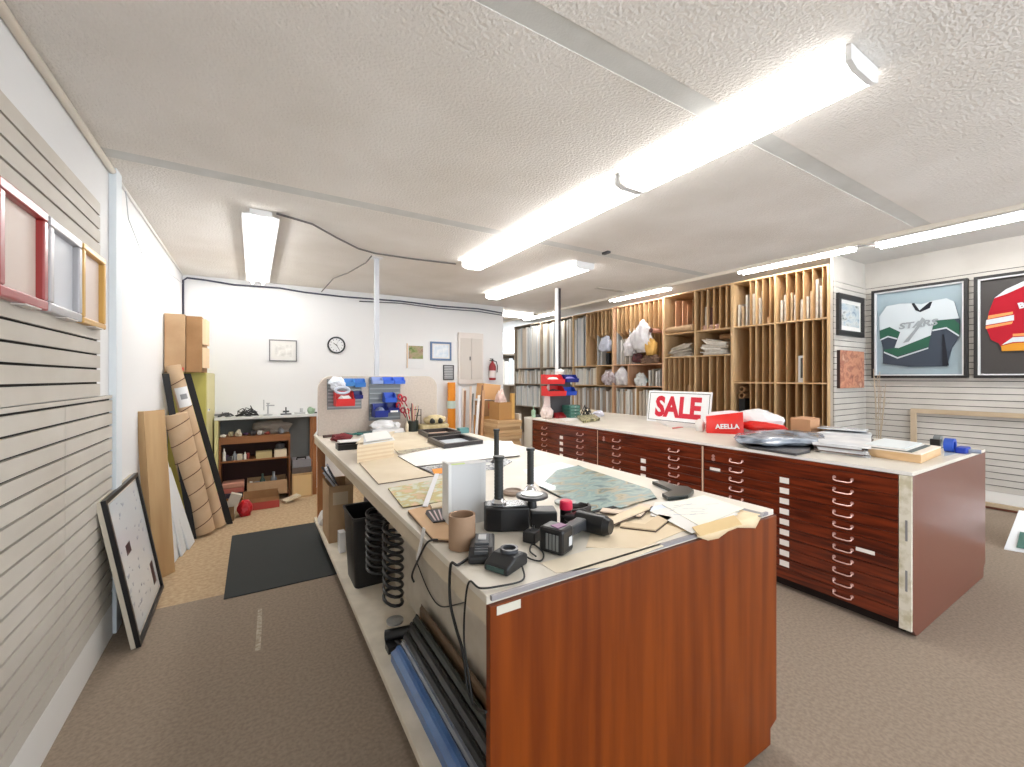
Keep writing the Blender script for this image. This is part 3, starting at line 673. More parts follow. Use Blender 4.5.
tag(MB().tube([(LX + .045, 3.5, 2.66), (LX + .02, 3.7, 2.55), (LX + .02, 4.1, 2.42), (LX + .02, 5.0, 2.50), (LX + .02, 6.2, 2.60)], .003, 5).build('wire', M('wire_pale', (196, 198, 202), .5), smooth=True), 'thin pale wire sagging along the white part of the left wall', 'wire')
tag(B(2.93, 2.97, 3.02, 3.10, HC - .02, HC - .0005).build('ceiling_vent', dgrey), 'small dark vent in the ceiling between the two long lights', 'vent')
tag(B(4.0, 4.5, 4.3, 4.38, HC - .008, HC - .0005).build('ceiling_patch', M('patch_plate', (196, 190, 182), .7)), 'thin grey cover strip on the ceiling right of the dark pole', 'cover strip')
tag(MB().tube([(5.95, 2.14, HU - .02), (5.98, 2.08, HU - .06), (6.1, 2.02, HU - .05), (6.2, 1.995, HU - .03)], .010, 6).build('cable', M('conduit', (150, 148, 146), .5), smooth=True), 'short grey cable linking two tube lights near the slatted corner', 'cable')
# ================================================================= FLOOR THINGS
tag(B(-.17, .78, 3.46, 4.81, .0005, .008).build('floor_mat', rubber, bevel=.003), 'black rubber mat on the floor beside the work table', 'mat')
m = MB(); m.prism([(.01, 2.72), (.035, 2.72), (.045, 2.95), (.05, 3.20), (.028, 3.21), (.02, 3.0)], .0004, .0014, 'z')
tag(m.build('floor_tape', M('tape_worn', (196, 184, 164), .8, rgb2=(150, 134, 114), scale=40)), 'worn strip of pale tape stuck on the carpet in front of the mat', 'tape')
# white poster tent leaning at far right foreground
m = MB(); g1 = G(1005, 547); 
t = thing('poster_board', 'white and green poster board dropped on the carpet by the slatted wall', 'poster board', (5.75, .55, 0))
p = [(5.25, .98), (5.62, 1.12), (6.2, .75), (6.0, .30), (5.45, .55)]
m = MB(); vs = [(5.60, .92, .002), (5.70, .60, .002), (5.98, .18, .002), (6.40, .36, .24), (6.02, .90, .27)]
m.add(vs + [(x + .004, y, z + .012) for x, y, z in vs], [(0, 1, 2, 3, 4), (5, 9, 8, 7, 6), (0, 5, 6, 1), (1, 6, 7, 2), (2, 7, 8, 3), (3, 8, 9, 4), (4, 9, 5, 0)])
m.build('board', white_p, t)
m = MB(); q = [(5.635, .855, .034), (5.715, .60, .034), (5.87, .62, .128), (5.80, .86, .132)]; m.add(q + [(x, y, z + .006) for x, y, z in q], [(0, 3, 2, 1), (4, 5, 6, 7), (0, 1, 5, 4), (1, 2, 6, 5), (2, 3, 7, 6), (3, 0, 4, 7)])
m.build('green_print', M('poster_green', (60, 104, 92), .5), t)
# ================================================================= BACK WALL DECOR
def wallframe(px0, py0, px1, py1, fm, im, name, label, cat, w=.02, dp=.02, mat2=None, mw=.03):
    a = onY(px0, py0, YB - dp); b = onY(px1, py1, YB - dp)
    x0, x1, z1, z0 = a[0], b[0], (a[2] + b[2]) / 2 + abs(a[2] - b[2]) / 2, 0
    a2 = onY((px0 + px1) / 2, py0, YB); b2 = onY((px0 + px1) / 2, py1, YB); z1, z0 = a2[2], b2[2]
    t = thing(name, label, cat, ((x0 + x1) / 2, YB - .01, z0))
    MB().frame(x0, x1, z0, z1, w, YB - dp, YB - .0005).build('frame', fm, t)
    B(x0 + w, x1 - w, YB - .012, YB - .001, z0 + w, z1 - w).build('mount', mat2 or paper, t)
    B(x0 + w + mw, x1 - w - mw, YB - .014, YB - .0125, z0 + w + mw, z1 - w - mw).build('print', im, t)
    return t
wallframe(269, 340, 297, 361.5, M('frame_silverdark', (120, 120, 122), .4, metal=.3), M('cert', (206, 204, 200), .6, rgb2=(238, 236, 232), scale=16), 'framed_certificate', 'small silver framed certificate on the white back wall', 'certificate', w=.014, mw=.05)
wallframe(430.5, 342, 451.5, 360.5, M('frame_bluegrey', (96, 122, 160), .5), M('cert_blue', (206, 220, 234), .6, rgb2=(236, 240, 244), scale=14), 'framed_certificate', 'blue grey framed certificate on the back wall beside the calendar', 'certificate', w=.03, mw=.02)
# clock
cx_, _, cz_ = onY(336.2, 345.2, YB)
t = thing('wall_clock', 'round black rimmed wall clock on the white back wall', 'clock', (cx_, YB, cz_))
def lathe_y(prof, cx, cz, n=28):
    m = MB(); m.lathe(prof, (0, 0, 0), n); m.v = [Vector((cx + v.x, YB - .001 - v.z, cz + v.y)) for v in m.v]; return m
lathe_y([(0, 0), (.118, 0), (.118, .03), (.098, .03), (.098, .014), (0, .014)], cx_, cz_).build('rim', black_p, t, smooth='auto')
lathe_y([(0, .015), (.0975, .015), (.0975, .018), (0, .018)], cx_, cz_).build('dial', white_p, t, smooth='auto')
m = MB()
for i in range(12):
    a = i * PI / 6; m.T = Matrix.Translation((cx_, YB - .021, cz_)) @ Matrix.Rotation(a, 4, 'Y'); m.box(-.003, .003, 0, .0015, .07, .088)
m.build('hour_marks', dgrey, t)
for nm, a, l, w in (('hour_hand', -.95, .05, .004), ('minute_hand', 2.6, .07, .003), ('second_hand', .4, .075, .0012)):
    m = MB(); m.T = Matrix.Translation((cx_, YB - .024, cz_)) @ Matrix.Rotation(a, 4, 'Y'); m.box(-w, w, 0, .0015, -.015, l); m.build(nm, black_p, t)
# calendar
a = onY(404.5, 343.5, YB); b = onY(424, 370, YB)
t = thing('wall_calendar', 'hanging wall calendar with a landscape photo above its white page', 'calendar', ((a[0] + b[0]) / 2, YB, b[2]))
m = MB(); m.box(a[0] + .03, b[0], YB - .01, YB - .001, b[2] + .02, a[2]); m.build('page', white_p, t)
B(a[0] + .03, a[0] + .04, YB - .03, YB - .0105, b[2] + .03, a[2]).build('page_edge', M('page_warm', (228, 196, 160), .7), t)
B(a[0] + .06, b[0] - .02, YB - .0115, YB - .0102, b[2] + .17, a[2] - .03).build('photo', multi('calendar_photo', [(60, 80, 40), (120, 140, 70), (170, 150, 120), (130, 90, 70)], 9), t)
# louvred grille
a = onY(443, 365, YB); b = onY(453.5, 380, YB)
t = thing('wall_grille', 'small dark louvred grille on the back wall under the blue frame', 'grille', ((a[0] + b[0]) / 2, YB, b[2]))
MB().frame(a[0], b[0], b[2], a[2], .012, YB - .02, YB - .0005).build('frame', dgrey, t)
m = MB(); n = 8
for i in range(n): z = b[2] + .014 + (a[2] - b[2] - .028) * i / n; m.box(a[0] + .012, b[0] - .012, YB - .015, YB - .002, z, z + .012)
m.build('louvres', grey, t)
# electrical panel
a = onY(457.5, 332.5, YB); b = onY(482, 384, YB)
t = thing('electrical_panel', 'tall beige electrical panel cabinet on the back wall', 'electrical panel', ((a[0] + b[0]) / 2, YB, b[2]))
pm_ = M('panel_beige', (222, 214, 208), .5); pm2 = M('panel_beige2', (208, 200, 192), .5)
B(a[0], b[0], YB - .05, YB - .0005, b[2], a[2]).build('box', pm_, t, bevel=.003)
w_ = b[0] - a[0]
B(a[0] + .03, a[0] + w_ / 2 - .003, YB - .060, YB - .0505, b[2] + .08, a[2] - .09).build('door', pm2, t, bevel=.002)
B(a[0] + w_ / 2 + .003, b[0] - .03, YB - .060, YB - .0505, b[2] + .08, a[2] - .09).build('door', pm2, t, bevel=.002)
B(a[0] + w_ / 2 - .035, a[0] + w_ / 2 - .02, YB - .072, YB - .0605, (a[2] + b[2]) / 2 - .03, (a[2] + b[2]) / 2 + .03).build('latch', dgrey, t)
# fire extinguisher
e = onY(492.5, 370, YB - .09)
t = thing('fire_extinguisher', 'red fire extinguisher with a pale label hung on the back wall', 'fire extinguisher', (e[0], e[1], e[2] - .17))
MB().lathe([(0, -.17), (.052, -.17), (.058, -.15), (.058, .06), (.045, .10), (.02, .125), (.018, .15), (0, .15)], e, 20).build('cylinder', M('ext_red', (150, 34, 40), .35), t, smooth='auto')
MB().lathe([(.0588, -.13), (.0588, -.01)], e, 20).build('label_band', M('ext_label', (226, 216, 214), .5), t, smooth=True)
MB().box(e[0] - .05, e[0] + .02, e[1] - .012, e[1] + .012, e[2] + .152, e[2] + .168).box(e[0] - .045, e[0] + .01, e[1] - .012, e[1] + .012, e[2] + .180, e[2] + .192).box(e[0] - .012, e[0] + .012, e[1] - .01, e[1] + .01, e[2] + .15, e[2] + .18).build('handle', black_p, t)
MB().tube([(e[0] + .02, e[1], e[2] + .155), (e[0] + .07, e[1] - .01, e[2] + .14), (e[0] + .085, e[1] - .02, e[2] + .06), (e[0] + .075, e[1] - .02, e[2] - .04)], .008, 6).build('hose', black_p, t, smooth=True)
B(e[0] - .02, e[0] + .02, e[1] + .058, YB - .0005, e[2] - .05, e[2] + .05).build('bracket', steel, t)
# ================================================================= FRAMED PIECES ON THE RIGHT
# framed print on the alcove wall and canvas below
def on_alcove(px, py): return onY(px, py, 2.45)
a = on_alcove(834.5, 293); b = on_alcove(862, 338)
x0, x1 = on_alcove(836, 315)[0], on_alcove(861.5, 315)[0]
z1, z0 = on_alcove(848, 295.5)[2], on_alcove(848, 336.5)[2]
t = thing('framed_print', 'small black framed blue print on the slatted wall end beside the shelving', 'framed print', ((x0 + x1) / 2, 2.47, z0))
MB().frame(x0, x1, z0, z1, .07, 2.415, 2.4515).build('frame', M('frame_black', (34, 32, 32), .4), t, bevel=.004)
B(x0 + .07, x1 - .07, 2.436, 2.450, z0 + .07, z1 - .07).build('mount', M('mount_w', (232, 230, 226), .7), t)
mp = MB(); B(x0 + .12, x1 - .12, 2.433, 2.4355, z0 + .13, z1 - .12).build('print', multi('print_blue', [(110, 130, 150), (170, 186, 196), (206, 210, 208), (90, 100, 96)], 7, stretch=(1, 1, 2)), t)
x0, x1 = on_alcove(837, 370)[0], on_alcove(861, 370)[0]; z1, z0 = on_alcove(848, 351)[2], on_alcove(848, 388)[2]
t = thing('canvas_print', 'small unframed canvas of a pinkish brown town scene below the black framed print', 'canvas', ((x0 + x1) / 2, 2.47, z0))
B(x0, x1, 2.416, 2.4515, z0, z1).build('canvas', M('canvas_side', (60, 40, 36), .7), t)
B(x0 + .001, x1 - .001, 2.4145, 2.4158, z0 + .001, z1 - .001).build('painting', multi('town', [(120, 70, 56), (186, 120, 96), (206, 150, 120), (160, 96, 76), (214, 176, 150)], 6, stretch=(1, 1, 1.4)), t)
# jersey frames
def jersey_frame(y0, y1, z0, z1, back, label, liner=white_p):
    """y0 > y1 : y0 is the end away from the camera"""
    t = thing('framed_jersey', label, 'framed jersey', (XR - .05, (y0 + y1) / 2, z0))
    x1 = XR - .0155; w = .032
    m = MB()
    for (ya, yb, za, zb) in ((y1, y0, z1 - w, z1), (y1, y0, z0, z0 + w), (y1, y1 + w, z0 + w, z1 - w), (y0 - w, y0, z0 + w, z1 - w)): m.box(x1 - .07, x1, ya, yb, za, zb)
    m.build('frame', M('frame_black', (0, 0, 0)), t, bevel=.004)
    m = MB(); l = .014; a0, a1, c0, c1 = y1 + w, y0 - w, z0 + w, z1 - w
    for (ya, yb, za, zb) in ((a0, a1, c1 - l, c1), (a0, a1, c0, c0 + l), (a0, a0 + l, c0 + l, c1 - l), (a1 - l, a1, c0 + l, c1 - l)): m.box(x1 - .06, x1 - .008, ya, yb, za, zb)
    m.build('liner', liner, t)
    B(x1 - .012, x1 - .001, a0, a1, c0, c1).build('backing', back, t)
    return t, x1
def cloth_layers(t, x1, y0, y1, z0, z1, layers, sx=65, ex=640, top0=185, top1=115, bot=710, dep=.014):
    def mp(px, py):
        u = (px - sx) / (ex - sx); tp = top0 + (top1 - top0) * u; v = 1 - (py - tp) / (bot - tp)
        return (y0 + (y1 - y0) * u, z0 + (z1 - z0) * v)
    for k, (nm, mat, pts, lev) in enumerate(layers):
        xx = x1 - dep - .002 - lev * .0045
        m = MB(); m.prism([mp(*p) for p in pts], xx - .0042 - (.012 if lev == 0 else 0), xx if lev == 0 else xx + .0003, 'x')
        if lev > 0:
            for v in m.v: v.x -= .012
        m.build(nm, mat, t)
    return mp
fy0, fy1, fz0, fz1 = 2.375, 1.465, 1.50, 2.68
t, x1 = jersey_frame(fy0, fy1, fz0, fz1, M('jersey_back', (150, 168, 176), .35), 'black framed white and green hockey jersey on the slatted wall')
# pale slat reflections in the glazing are real reflections; the backing has horizontal ribs
cl_dark = M('cloth_dark', (62, 70, 82), .9, bump=.3, bscale=150); cl_white = M('cloth_white', (202, 210, 214), .9, bump=.3, bscale=150)
cl_green = M('cloth_green', (44, 92, 72), .9); cl_black = M('cloth_black', (34, 36, 44), .9); cl_grey = M('cloth_grey', (150, 156, 160), .8)
outline = [(85, 330), (88, 460), (112, 540), (110, 640), (300, 662), (548, 660), (575, 540), (622, 465), (626, 360), (592, 235), (545, 212), (455, 228), (385, 250), (325, 243), (235, 245), (140, 262)]
mp_ = cloth_layers(t, x1, fy0 - .05, fy1 + .05, fz0 + .05, fz1 - .05, [
    ('jersey', cl_dark, outline, 0),
    ('white_yoke', cl_white, [(85, 330), (140, 262), (235, 245), (325, 243), (385, 250), (455, 228), (545, 212), (592, 235), (622, 345), (590, 348), (468, 358), (452, 420), (445, 455), (225, 538), (198, 535), (238, 432), (160, 398), (87, 422)], 1),
    ('green_band', cl_green, [(87, 424), (160, 400), (236, 434), (218, 472), (150, 456), (90, 480)], 1),
    ('green_band', cl_green, [(468, 360), (590, 350), (624, 385), (624, 455), (545, 404), (456, 418)], 1),
    ('green_band', cl_green, [(198, 537), (225, 540), (444, 458), (430, 530), (220, 592), (122, 560), (118, 548)], 1),
    ('white_stripe', cl_white, [(90, 480), (150, 457), (218, 473), (216, 482), (150, 466), (92, 489)], 2),
    ('white_stripe', cl_white, [(456, 419), (545, 402), (624, 456), (622, 466), (544, 412), (456, 428)], 2),
    ('white_stripe', cl_white, [(120, 560), (220, 598), (430, 535), (430, 543), (220, 608), (120, 570)], 2),
    ('collar', cl_black, [(318, 245), (335, 240), (372, 290), (438, 236), (456, 232), (440, 275), (376, 302), (345, 290)], 2),
    ('sleeve_seam', cl_black, [(520, 450), (530, 450), (560, 655), (520, 658)], 2),
])
# lettering and star streak
def on_jersey(mp, px, py, size, ang, xx):
    y, z = mp(px, py)
    # text x axis -> -Y (towards camera side is to the right), text y axis -> +Z, normal -> -X
    Rm = Matrix(((0, 0, -1, 0), (-1, 0, 0, 0), (0, 1, 0, 0), (0, 0, 0, 1)))
    return Matrix.Translation((xx, y, z)) @ Rm @ Matrix.Rotation(ang, 4, 'Z')
text_mesh('STARS', .105, cl_grey, 'lettering', t, on_jersey(mp_, 358, 400, .1, .06, x1 - .0435), bold=.004, xs=1.25, shear=.2)
m = MB(); q = [mp_(390, 335), mp_(410, 350), mp_(300, 495), mp_(258, 505), mp_(335, 420)]; m.prism(q, x1 - .0425, x1 - .0405, 'x'); m.build('star_streak', cl_grey, t)
B(x1 - .068, x1 - .066, fy1 + .035, fy0 - .035, fz0 + .035, fz1 - .035)
# second frame
gy0, gy1 = 1.415, .50
t, x1 = jersey_frame(gy0, gy1, 1.50, 2.675, M('jersey_back2', (62, 58, 56), .5), 'black framed red hockey jersey with gold and white stripes, nearer the camera')
j_red = M('cloth_red', (168, 12, 34), .9, bump=.3, bscale=150); j_gold = M('cloth_gold', (208, 142, 40), .9); j_or = M('cloth_orange', (236, 150, 90), .9)
def M2(u, v): return (gy0 - .05 + (gy1 + .1 - gy0) * u, 1.55 + 1.075 * v)
def lay(nm, mat, pts, lev):
    xx = x1 - .016 - lev * .0045 - (0 if lev == 0 else .012)
    m = MB(); m.prism([M2(*p) for p in pts], xx - .0042 - (.012 if lev == 0 else 0), xx + (.0003 if lev else 0), 'x'); m.build(nm, mat, t)
def mir(p): return [(1 - u, v) for u, v in p][::-1]
half = [(.06, .47), (.06, .56), (.10, .74), (.20, .86), (.42, .97)]
lay('jersey', j_red, [(.21, .25), (.17, .32), (.10, .36), (.05, .50), (.08, .66), (.13, .80), (.24, .88), (.42, .94), (.58, .94), (.76, .88), (.87, .80), (.92, .66), (.95, .50), (.90, .36), (.83, .32), (.79, .25)], 0)
lay('white_shoulder', cl_white, [(.13, .80), (.24, .88), (.42, .95), (.58, .95), (.76, .88), (.87, .80), (.76, .84), (.58, .90), (.42, .90), (.24, .83)], 1)
for f in (lambda p: p, mir):
    lay('orange_stripe', j_or, f([(.075, .62), (.30, .64), (.30, .615), (.07, .585)]), 1)
    lay('white_stripe', cl_white, f([(.055, .575), (.31, .605), (.31, .55), (.05, .52)]), 1)
    lay('orange_stripe', j_or, f([(.05, .51), (.30, .54), (.29, .515), (.05, .48)]), 1)
lay('orange_stripe', j_or, [(.30, .41), (.70, .41), (.70, .385), (.30, .385)], 1)
lay('white_stripe', cl_white, [(.20, .30), (.30, .375), (.70, .375), (.80, .30), (.70, .325), (.30, .325)], 1)
lay('gold_hem', j_gold, [(.20, .235), (.195, .29), (.31, .315), (.69, .315), (.805, .29), (.80, .235)], 1)
lay('collar', j_or, [(.40, .94), (.50, .84), (.60, .94), (.56, .94), (.50, .87), (.44, .94)], 2)
cu = [('B', .385, .70, .22), ('A', .455, .735, .12)]
for ch, u, v, an in cu:
    y, z = M2(u, v - .03)
    Rm = Matrix(((0, 0, -1, 0), (-1, 0, 0, 0), (0, 1, 0, 0), (0, 0, 0, 1)))
    text_mesh(ch, .085, cl_white, 'letter', t, Matrix.Translation((x1 - .0435, y, z)) @ Rm @ Matrix.Rotation(an, 4, 'Z'), bold=.004)
lay('white_emblem', cl_white, [(.40, .50), (.43, .55), (.52, .57), (.62, .54), (.60, .50), (.52, .48), (.44, .475)], 1)
lay('emblem_dot', j_gold, [(.45, .505), (.48, .53), (.54, .53), (.54, .505), (.49, .495)], 2)
# wooden open frame leaning at the right wall
t = thing('timber_surround', 'large empty pale wooden frame standing against the slatted right wall', 'frame', (XR - .1, 1.1, 0))
wf = M('frame_pine', (202, 182, 154), .6, rgb2=(186, 164, 134), scale=3); xa, xb = XR - .075, XR - .035
B(xa, xb, .05, 1.975, 1.055, 1.11).build('top_rail', wf, t, bevel=.002); B(xa, xb, .05, 1.975, .032, .075).build('bottom_rail', wf, t, bevel=.002)
B(xa, xb, 1.92, 1.975, .0755, 1.0545).build('upright', wf, t, bevel=.002); B(xa, xb, .05, .105, .0755, 1.0545).build('upright', wf, t, bevel=.002)
for o_ in t.children: pass
for yy in (1.93, .06): B(xa, xb, yy, yy + .035, .0005, .0315).build('foot', wf, t)
# pale dried branches in the corner
t = thing('dried_branches', 'thin pale dried branches standing in the slatted corner behind the paper stacks', 'branches', (6.9, 2.2, 0))
rr = random.Random(11); m = MB()
for i in range(9):
    x, y = 6.95 + rr.uniform(-.03, .03), 2.22 + rr.uniform(-.03, .03); a = rr.uniform(0, 6.28); k = rr.uniform(.05, .16); h = rr.uniform(1.2, 1.6)
    P_ = [(x + k * math.cos(a) * (q ** 1.5), y + k * math.sin(a) * (q ** 1.5), .02 + h * q) for q in (0, .25, .5, .75, 1)]
    m.tube(P_, .0035, 5)
    for q in (.6, .75, .9):
        bx, by, bz = x + k * math.cos(a) * (q ** 1.5), y + k * math.sin(a) * (q ** 1.5), .02 + h * q
        a2 = rr.uniform(0, 6.28); m.tube([(bx, by, bz), (bx + .06 * math.cos(a2), by + .06 * math.sin(a2), bz + .08)], .0022, 4)
m.build('stems', M('branch_pale', (184, 168, 146), .8), t)
MB().lathe([(0, 0), (.07, 0), (.085, .25), (.06, .42), (.05, .42), (.07, .25), (.06, .02), (0, .02)], (6.95, 2.22, .001), 20).build('vase', M('vase_brown', (110, 84, 64), .5), t, smooth='auto')
# ================================================================= THINGS ON THE WORK TABLE
Z = ZT + .0008
def ppts(pts, z): return [G(px, py, z)[:2] for px, py in pts]
def sheet(name, label, cat, pts, z, th, mat, group=None, bevel=0.0):
    m = MB().prism(ppts(pts, z + th), z, z + th, 'z'); return tag(m.build(name, mat, bevel=bevel), label, cat, group)
def rbox(m, cx, cy, z0, z1, w, d, ang, taper=1.0):
    """box of width w, depth d turned by ang about z"""
    T0 = m.T; m.T = Matrix.Translation((cx, cy, 0)) @ Matrix.Rotation(ang, 4, 'Z')
    a, b = w / 2, d / 2; k = taper
    m.add([(-a, -b, z0), (a, -b, z0), (a, b, z0), (-a, b, z0), (-a * k, -b * k, z1), (a * k, -b * k, z1), (a * k, b * k, z1), (-a * k, b * k, z1)],
          [(0, 3, 2, 1), (4, 5, 6, 7), (0, 1, 5, 4), (1, 2, 6, 5), (2, 3, 7, 6), (3, 0, 4, 7)])
    m.T = T0; return m
tanb = M('mat_tan', (222, 208, 184), .75, rgb2=(214, 198, 172), scale=4)
salmon = M('board_salmon', (214, 178, 140), .7, rgb2=(204, 166, 128), scale=5)
dark_core = M('board_core', (84, 66, 54), .8)
def matboard(label, pts, z, th, mat, group=None, name='mat_board'):
    """board with a darker cut edge"""
    t = thing(name, label, 'board', (*G(*pts[0], z)[:2], z), group)
    P2 = ppts(pts, z + th); MB().prism(P2, z + th * .62, z + th, 'z').build('face', mat, t)
    MB().prism(P2, z, z + th * .6, 'z').build('core', dark_core, t); return t
# large sheets, far to near
sheet('cream_sheet', 'large cream sheet lying on the far half of the work table', 'sheet', [(386, 432), (452, 430), (472, 446), (398, 452), (384, 441)], Z, .004, cream_paper)
matboard('tan mat board lying in front of the low paper filled box', [(359, 462), (378.5, 483.5), (436, 475), (414, 464), (398, 455), (392, 452)], Z, .006, tanb)
matboard('long white board lying across the middle of the work table', [(397.6, 455.5), (415.8, 466), (520, 455), (512, 441), (470, 441), (441, 447)], Z + .0068, .006, M('board_white', (244, 242, 238), .5))
sheet('picture_strip', 'narrow print of people on the cream sheet beside the white board', 'print', [(396, 451), (400, 454.5), (441, 449), (436, 446)], Z + .0048, .002, multi('strip_print', [(80, 76, 90), (150, 130, 120), (190, 190, 160), (120, 110, 130)], 30))
sheet('magazine', 'open glossy magazine spread behind the pale grey file box', 'magazine', [(416, 467), (433, 475), (500, 468), (512, 461), (500, 456)], Z, .006, multi('mag_print', [(110, 120, 130), (226, 226, 224), (60, 70, 90), (236, 236, 234), (150, 160, 150)], 26, coat=.3))
sheet('orange_card', 'small orange card on the glossy magazine', 'card', [(432, 469), (434, 473.5), (448, 472), (450, 467)], Z + .0068, .004, orange_m)
sheet('white_sheet', 'white sheet with a thin grey strip near the two black frames', 'sheet', [(462, 444), (465, 447), (492, 443), (490, 440)], Z + .0136, .002, M('sheet_greyish', (214, 216, 218), .5))
matboard('printed map board with green and blue patches under the white ruler', [(388, 488), (403, 507), (449, 500), (444, 478)], Z, .006, multi('map_print', [(216, 180, 144), (214, 182, 148), (190, 180, 120), (206, 214, 200), (222, 190, 156)], 14))
t = matboard('thick tan board with a dark striped square near the table edge', [(408, 510), (433, 538), (460, 540), (462, 503), (449, 500.5)], Z, .012, salmon)
sheet('vent_plate', 'dark striped square plate lying on the thick tan board', 'plate', [(426.5, 510), (425.5, 513), (433, 522), (450, 520), (450, 507)], Z + .0128, .004, black_p)
vp = bpy.data.objects['vent_plate']; vp['label'] = 'dark striped square plate lying on the thick tan board'
p4 = [G(*q, Z + .017)[:2] for q in ((427, 512), (434, 521), (450, 519), (450, 508))]
vt = vp
for i in range(5):
    a = Vector(p4[0]).lerp(Vector(p4[3]), (i + .5) / 5); b = Vector(p4[1]).lerp(Vector(p4[2]), (i + .5) / 5)
    d = (b - a).normalized(); n = Vector((-d.y, d.x)) * .0028
    MB().prism([(a - n)[:], (b - n)[:], (b + n)[:], (a + n)[:]], Z + .0169, Z + .0185, 'z').build('slat', M('slat_mauve', (206, 186, 190), .5), vt)
sheet('note_slip', 'folded cream slip between the map board and the striped plate', 'slip', [(430, 504), (432, 508), (450, 505), (450, 500)], Z + .0128, .006, cream_paper)
# white ruler stick leaning
a = Vector(G(425, 507, Z + .016)); b = Vector(G(437, 474, Z + .022))
m = MB(); d = (b - a); n = Vector((-d.y, d.x, 0)).normalized() * .011; up = Vector((0, 0, .003))
m.add([a - n, b - n, b + n, a + n, a - n + up, b - n + up, b + n + up, a + n + up], [(0, 3, 2, 1), (4, 5, 6, 7), (0, 1, 5, 4), (1, 2, 6, 5), (2, 3, 7, 6), (3, 0, 4, 7)])
tag(m.build('white_ruler', M('ruler_white', (228, 228, 232), .4)), 'white plastic ruler lying over the printed map board', 'ruler')
# white stick hanging off the left edge
qa = Vector(onX(424.5, 528, IX0 - .004)); qb = Vector(onX(417.5, 561, IX0 - .002)); qn = Vector((0, .011, 0)); qt = Vector((-.0025, 0, 0))
m = MB(); m.add([qa - qn, qa + qn, qb + qn, qb - qn, qa - qn + qt, qa + qn + qt, qb + qn + qt, qb - qn + qt], [(0, 3, 2, 1), (4, 5, 6, 7), (0, 1, 5, 4), (1, 2, 6, 5), (2, 3, 7, 6), (3, 0, 4, 7)])
tag(m.build('white_strip', white_p), 'short white strip stuck on the table side below the tan board', 'strip')
# low box of papers
t = thing('paper_box', 'low kraft sided box heaped with white sheets on the work table', 'box', (*G(372, 455, Z)[:2], Z))
q = ppts([(355, 464), (394, 458), (394, 451), (372, 447), (351, 450)], Z)
lo = [Vector(G(357, 463.5, Z)[:2]), Vector(G(393.5, 457.5, Z)[:2])]
e = (lo[1] - lo[0]); n = (Vector(G(384, 433, Z + .115)[:2]) - Vector(G(352, 446.5, Z + .115)[:2])); n = Vector((.27, .96)).normalized() * .52
P4 = [lo[0], lo[1], lo[1] + n, lo[0] + n]
for k in range(9):
    m = MB().prism([(p + (Vector((R.uniform(-.002, .002), R.uniform(-.002, .002)))))[:] for p in P4], Z + k * .0125, Z + k * .0125 + .0118, 'z')
    m.build('layer', M('layer_cream', (228, 206, 174), .8) if k % 2 else M('layer_cream2', (238, 220, 192), .8), t)
cen = sum(P4, Vector((0, 0))) / 4
for k in range(4):
    a = R.uniform(-.12, .12); m = MB(); PP = []
    for p in P4:
        r = (p - cen) * (.94 - .05 * k); PP.append((cen.x + r.x * math.cos(a) - r.y * math.sin(a), cen.y + r.x * math.sin(a) + r.y * math.cos(a)))
    m.prism(PP, Z + .1135 + k * .004, Z + .1165 + k * .004, 'z'); m.build('loose_sheet', [paper, cream_paper, lgrey, paper][k], t)
# two black frames
def tray_frame(label, pts, h, inner, w=.03):
    P_ = [Vector(p) for p in ppts(pts, Z + h)]; cen = sum(P_, Vector((0, 0))) / 4
    t = thing('frame_tray', label, 'frame', (cen.x, cen.y, Z + .007))
    for i in range(4):
        a, b = P_[i], P_[(i + 1) % 4]; ca, cb = a + (cen - a) * .16, b + (cen - b) * .16
        MB().prism([a[:], b[:], cb[:], ca[:]], Z + .0072, Z + h, 'z').build('moulding', M('mould_dark', (44, 38, 38), .35), t)
    MB().prism([(p + (cen - p) * .163)[:] for p in P_], Z + .0074, Z + .012, 'z').build('backing', inner, t); return t
tray_frame('black frame lying flat on the table, nearer of two, holding a pale blue sheet', [(427.5, 437), (444, 444.5), (483, 440), (462, 433.5)], .045, M('inner_pale', (200, 208, 214), .4))
tray_frame('dark brown picture frame lying flat behind the nearer black one', [(418, 429.5), (428, 434.2), (461, 431.5), (448, 427.5)], .045, M('inner_pinkish', (206, 176, 156), .5))
# pale grey file box with rounded side
t = thing('file_box', 'upright pale grey file box with a rounded edge behind the cardboard tube', 'file box', (*G(468, 524, Z)[:2], Z))
a = Vector(G(451, 527, Z)[:2]); b = Vector(G(481, 522, Z)[:2]); e = (b - a).normalized(); n = Vector((-e.y, e.x)); wd = (b - a).length
P_ = [a, a + e * wd]; r = .03
for i in range(9):
    an = -PI / 2 + PI * i / 8; P_.append(a + e * (wd + r * math.cos(an)) + n * (r + r * math.sin(an)))
P_ += [a + n * .06]
zt = Z + .222
MB().prism([p[:] for p in P_], Z, zt, 'z').build('body', M('filebox_grey', (204, 204, 204), .45), t, smooth='auto')
MB().prism([(p + n * .0)[:] for p in [a - e * .012 - n * .006, a - n * .006, a + n * .066, a - e * .012 + n * .066]], Z, zt + .006, 'z').build('spine', M('filebox_light', (222, 222, 220), .45), t, bevel=.002)
MB().prism([(a + e * .002 + n * .002)[:], (a + e * .055 + n * .002)[:], (a + e * .055 + n * .012)[:], (a + e * .002 + n * .012)[:]], zt + .0005, zt + .004, 'z').build('tab', M('tab_lime', (206, 220, 150), .5), t)
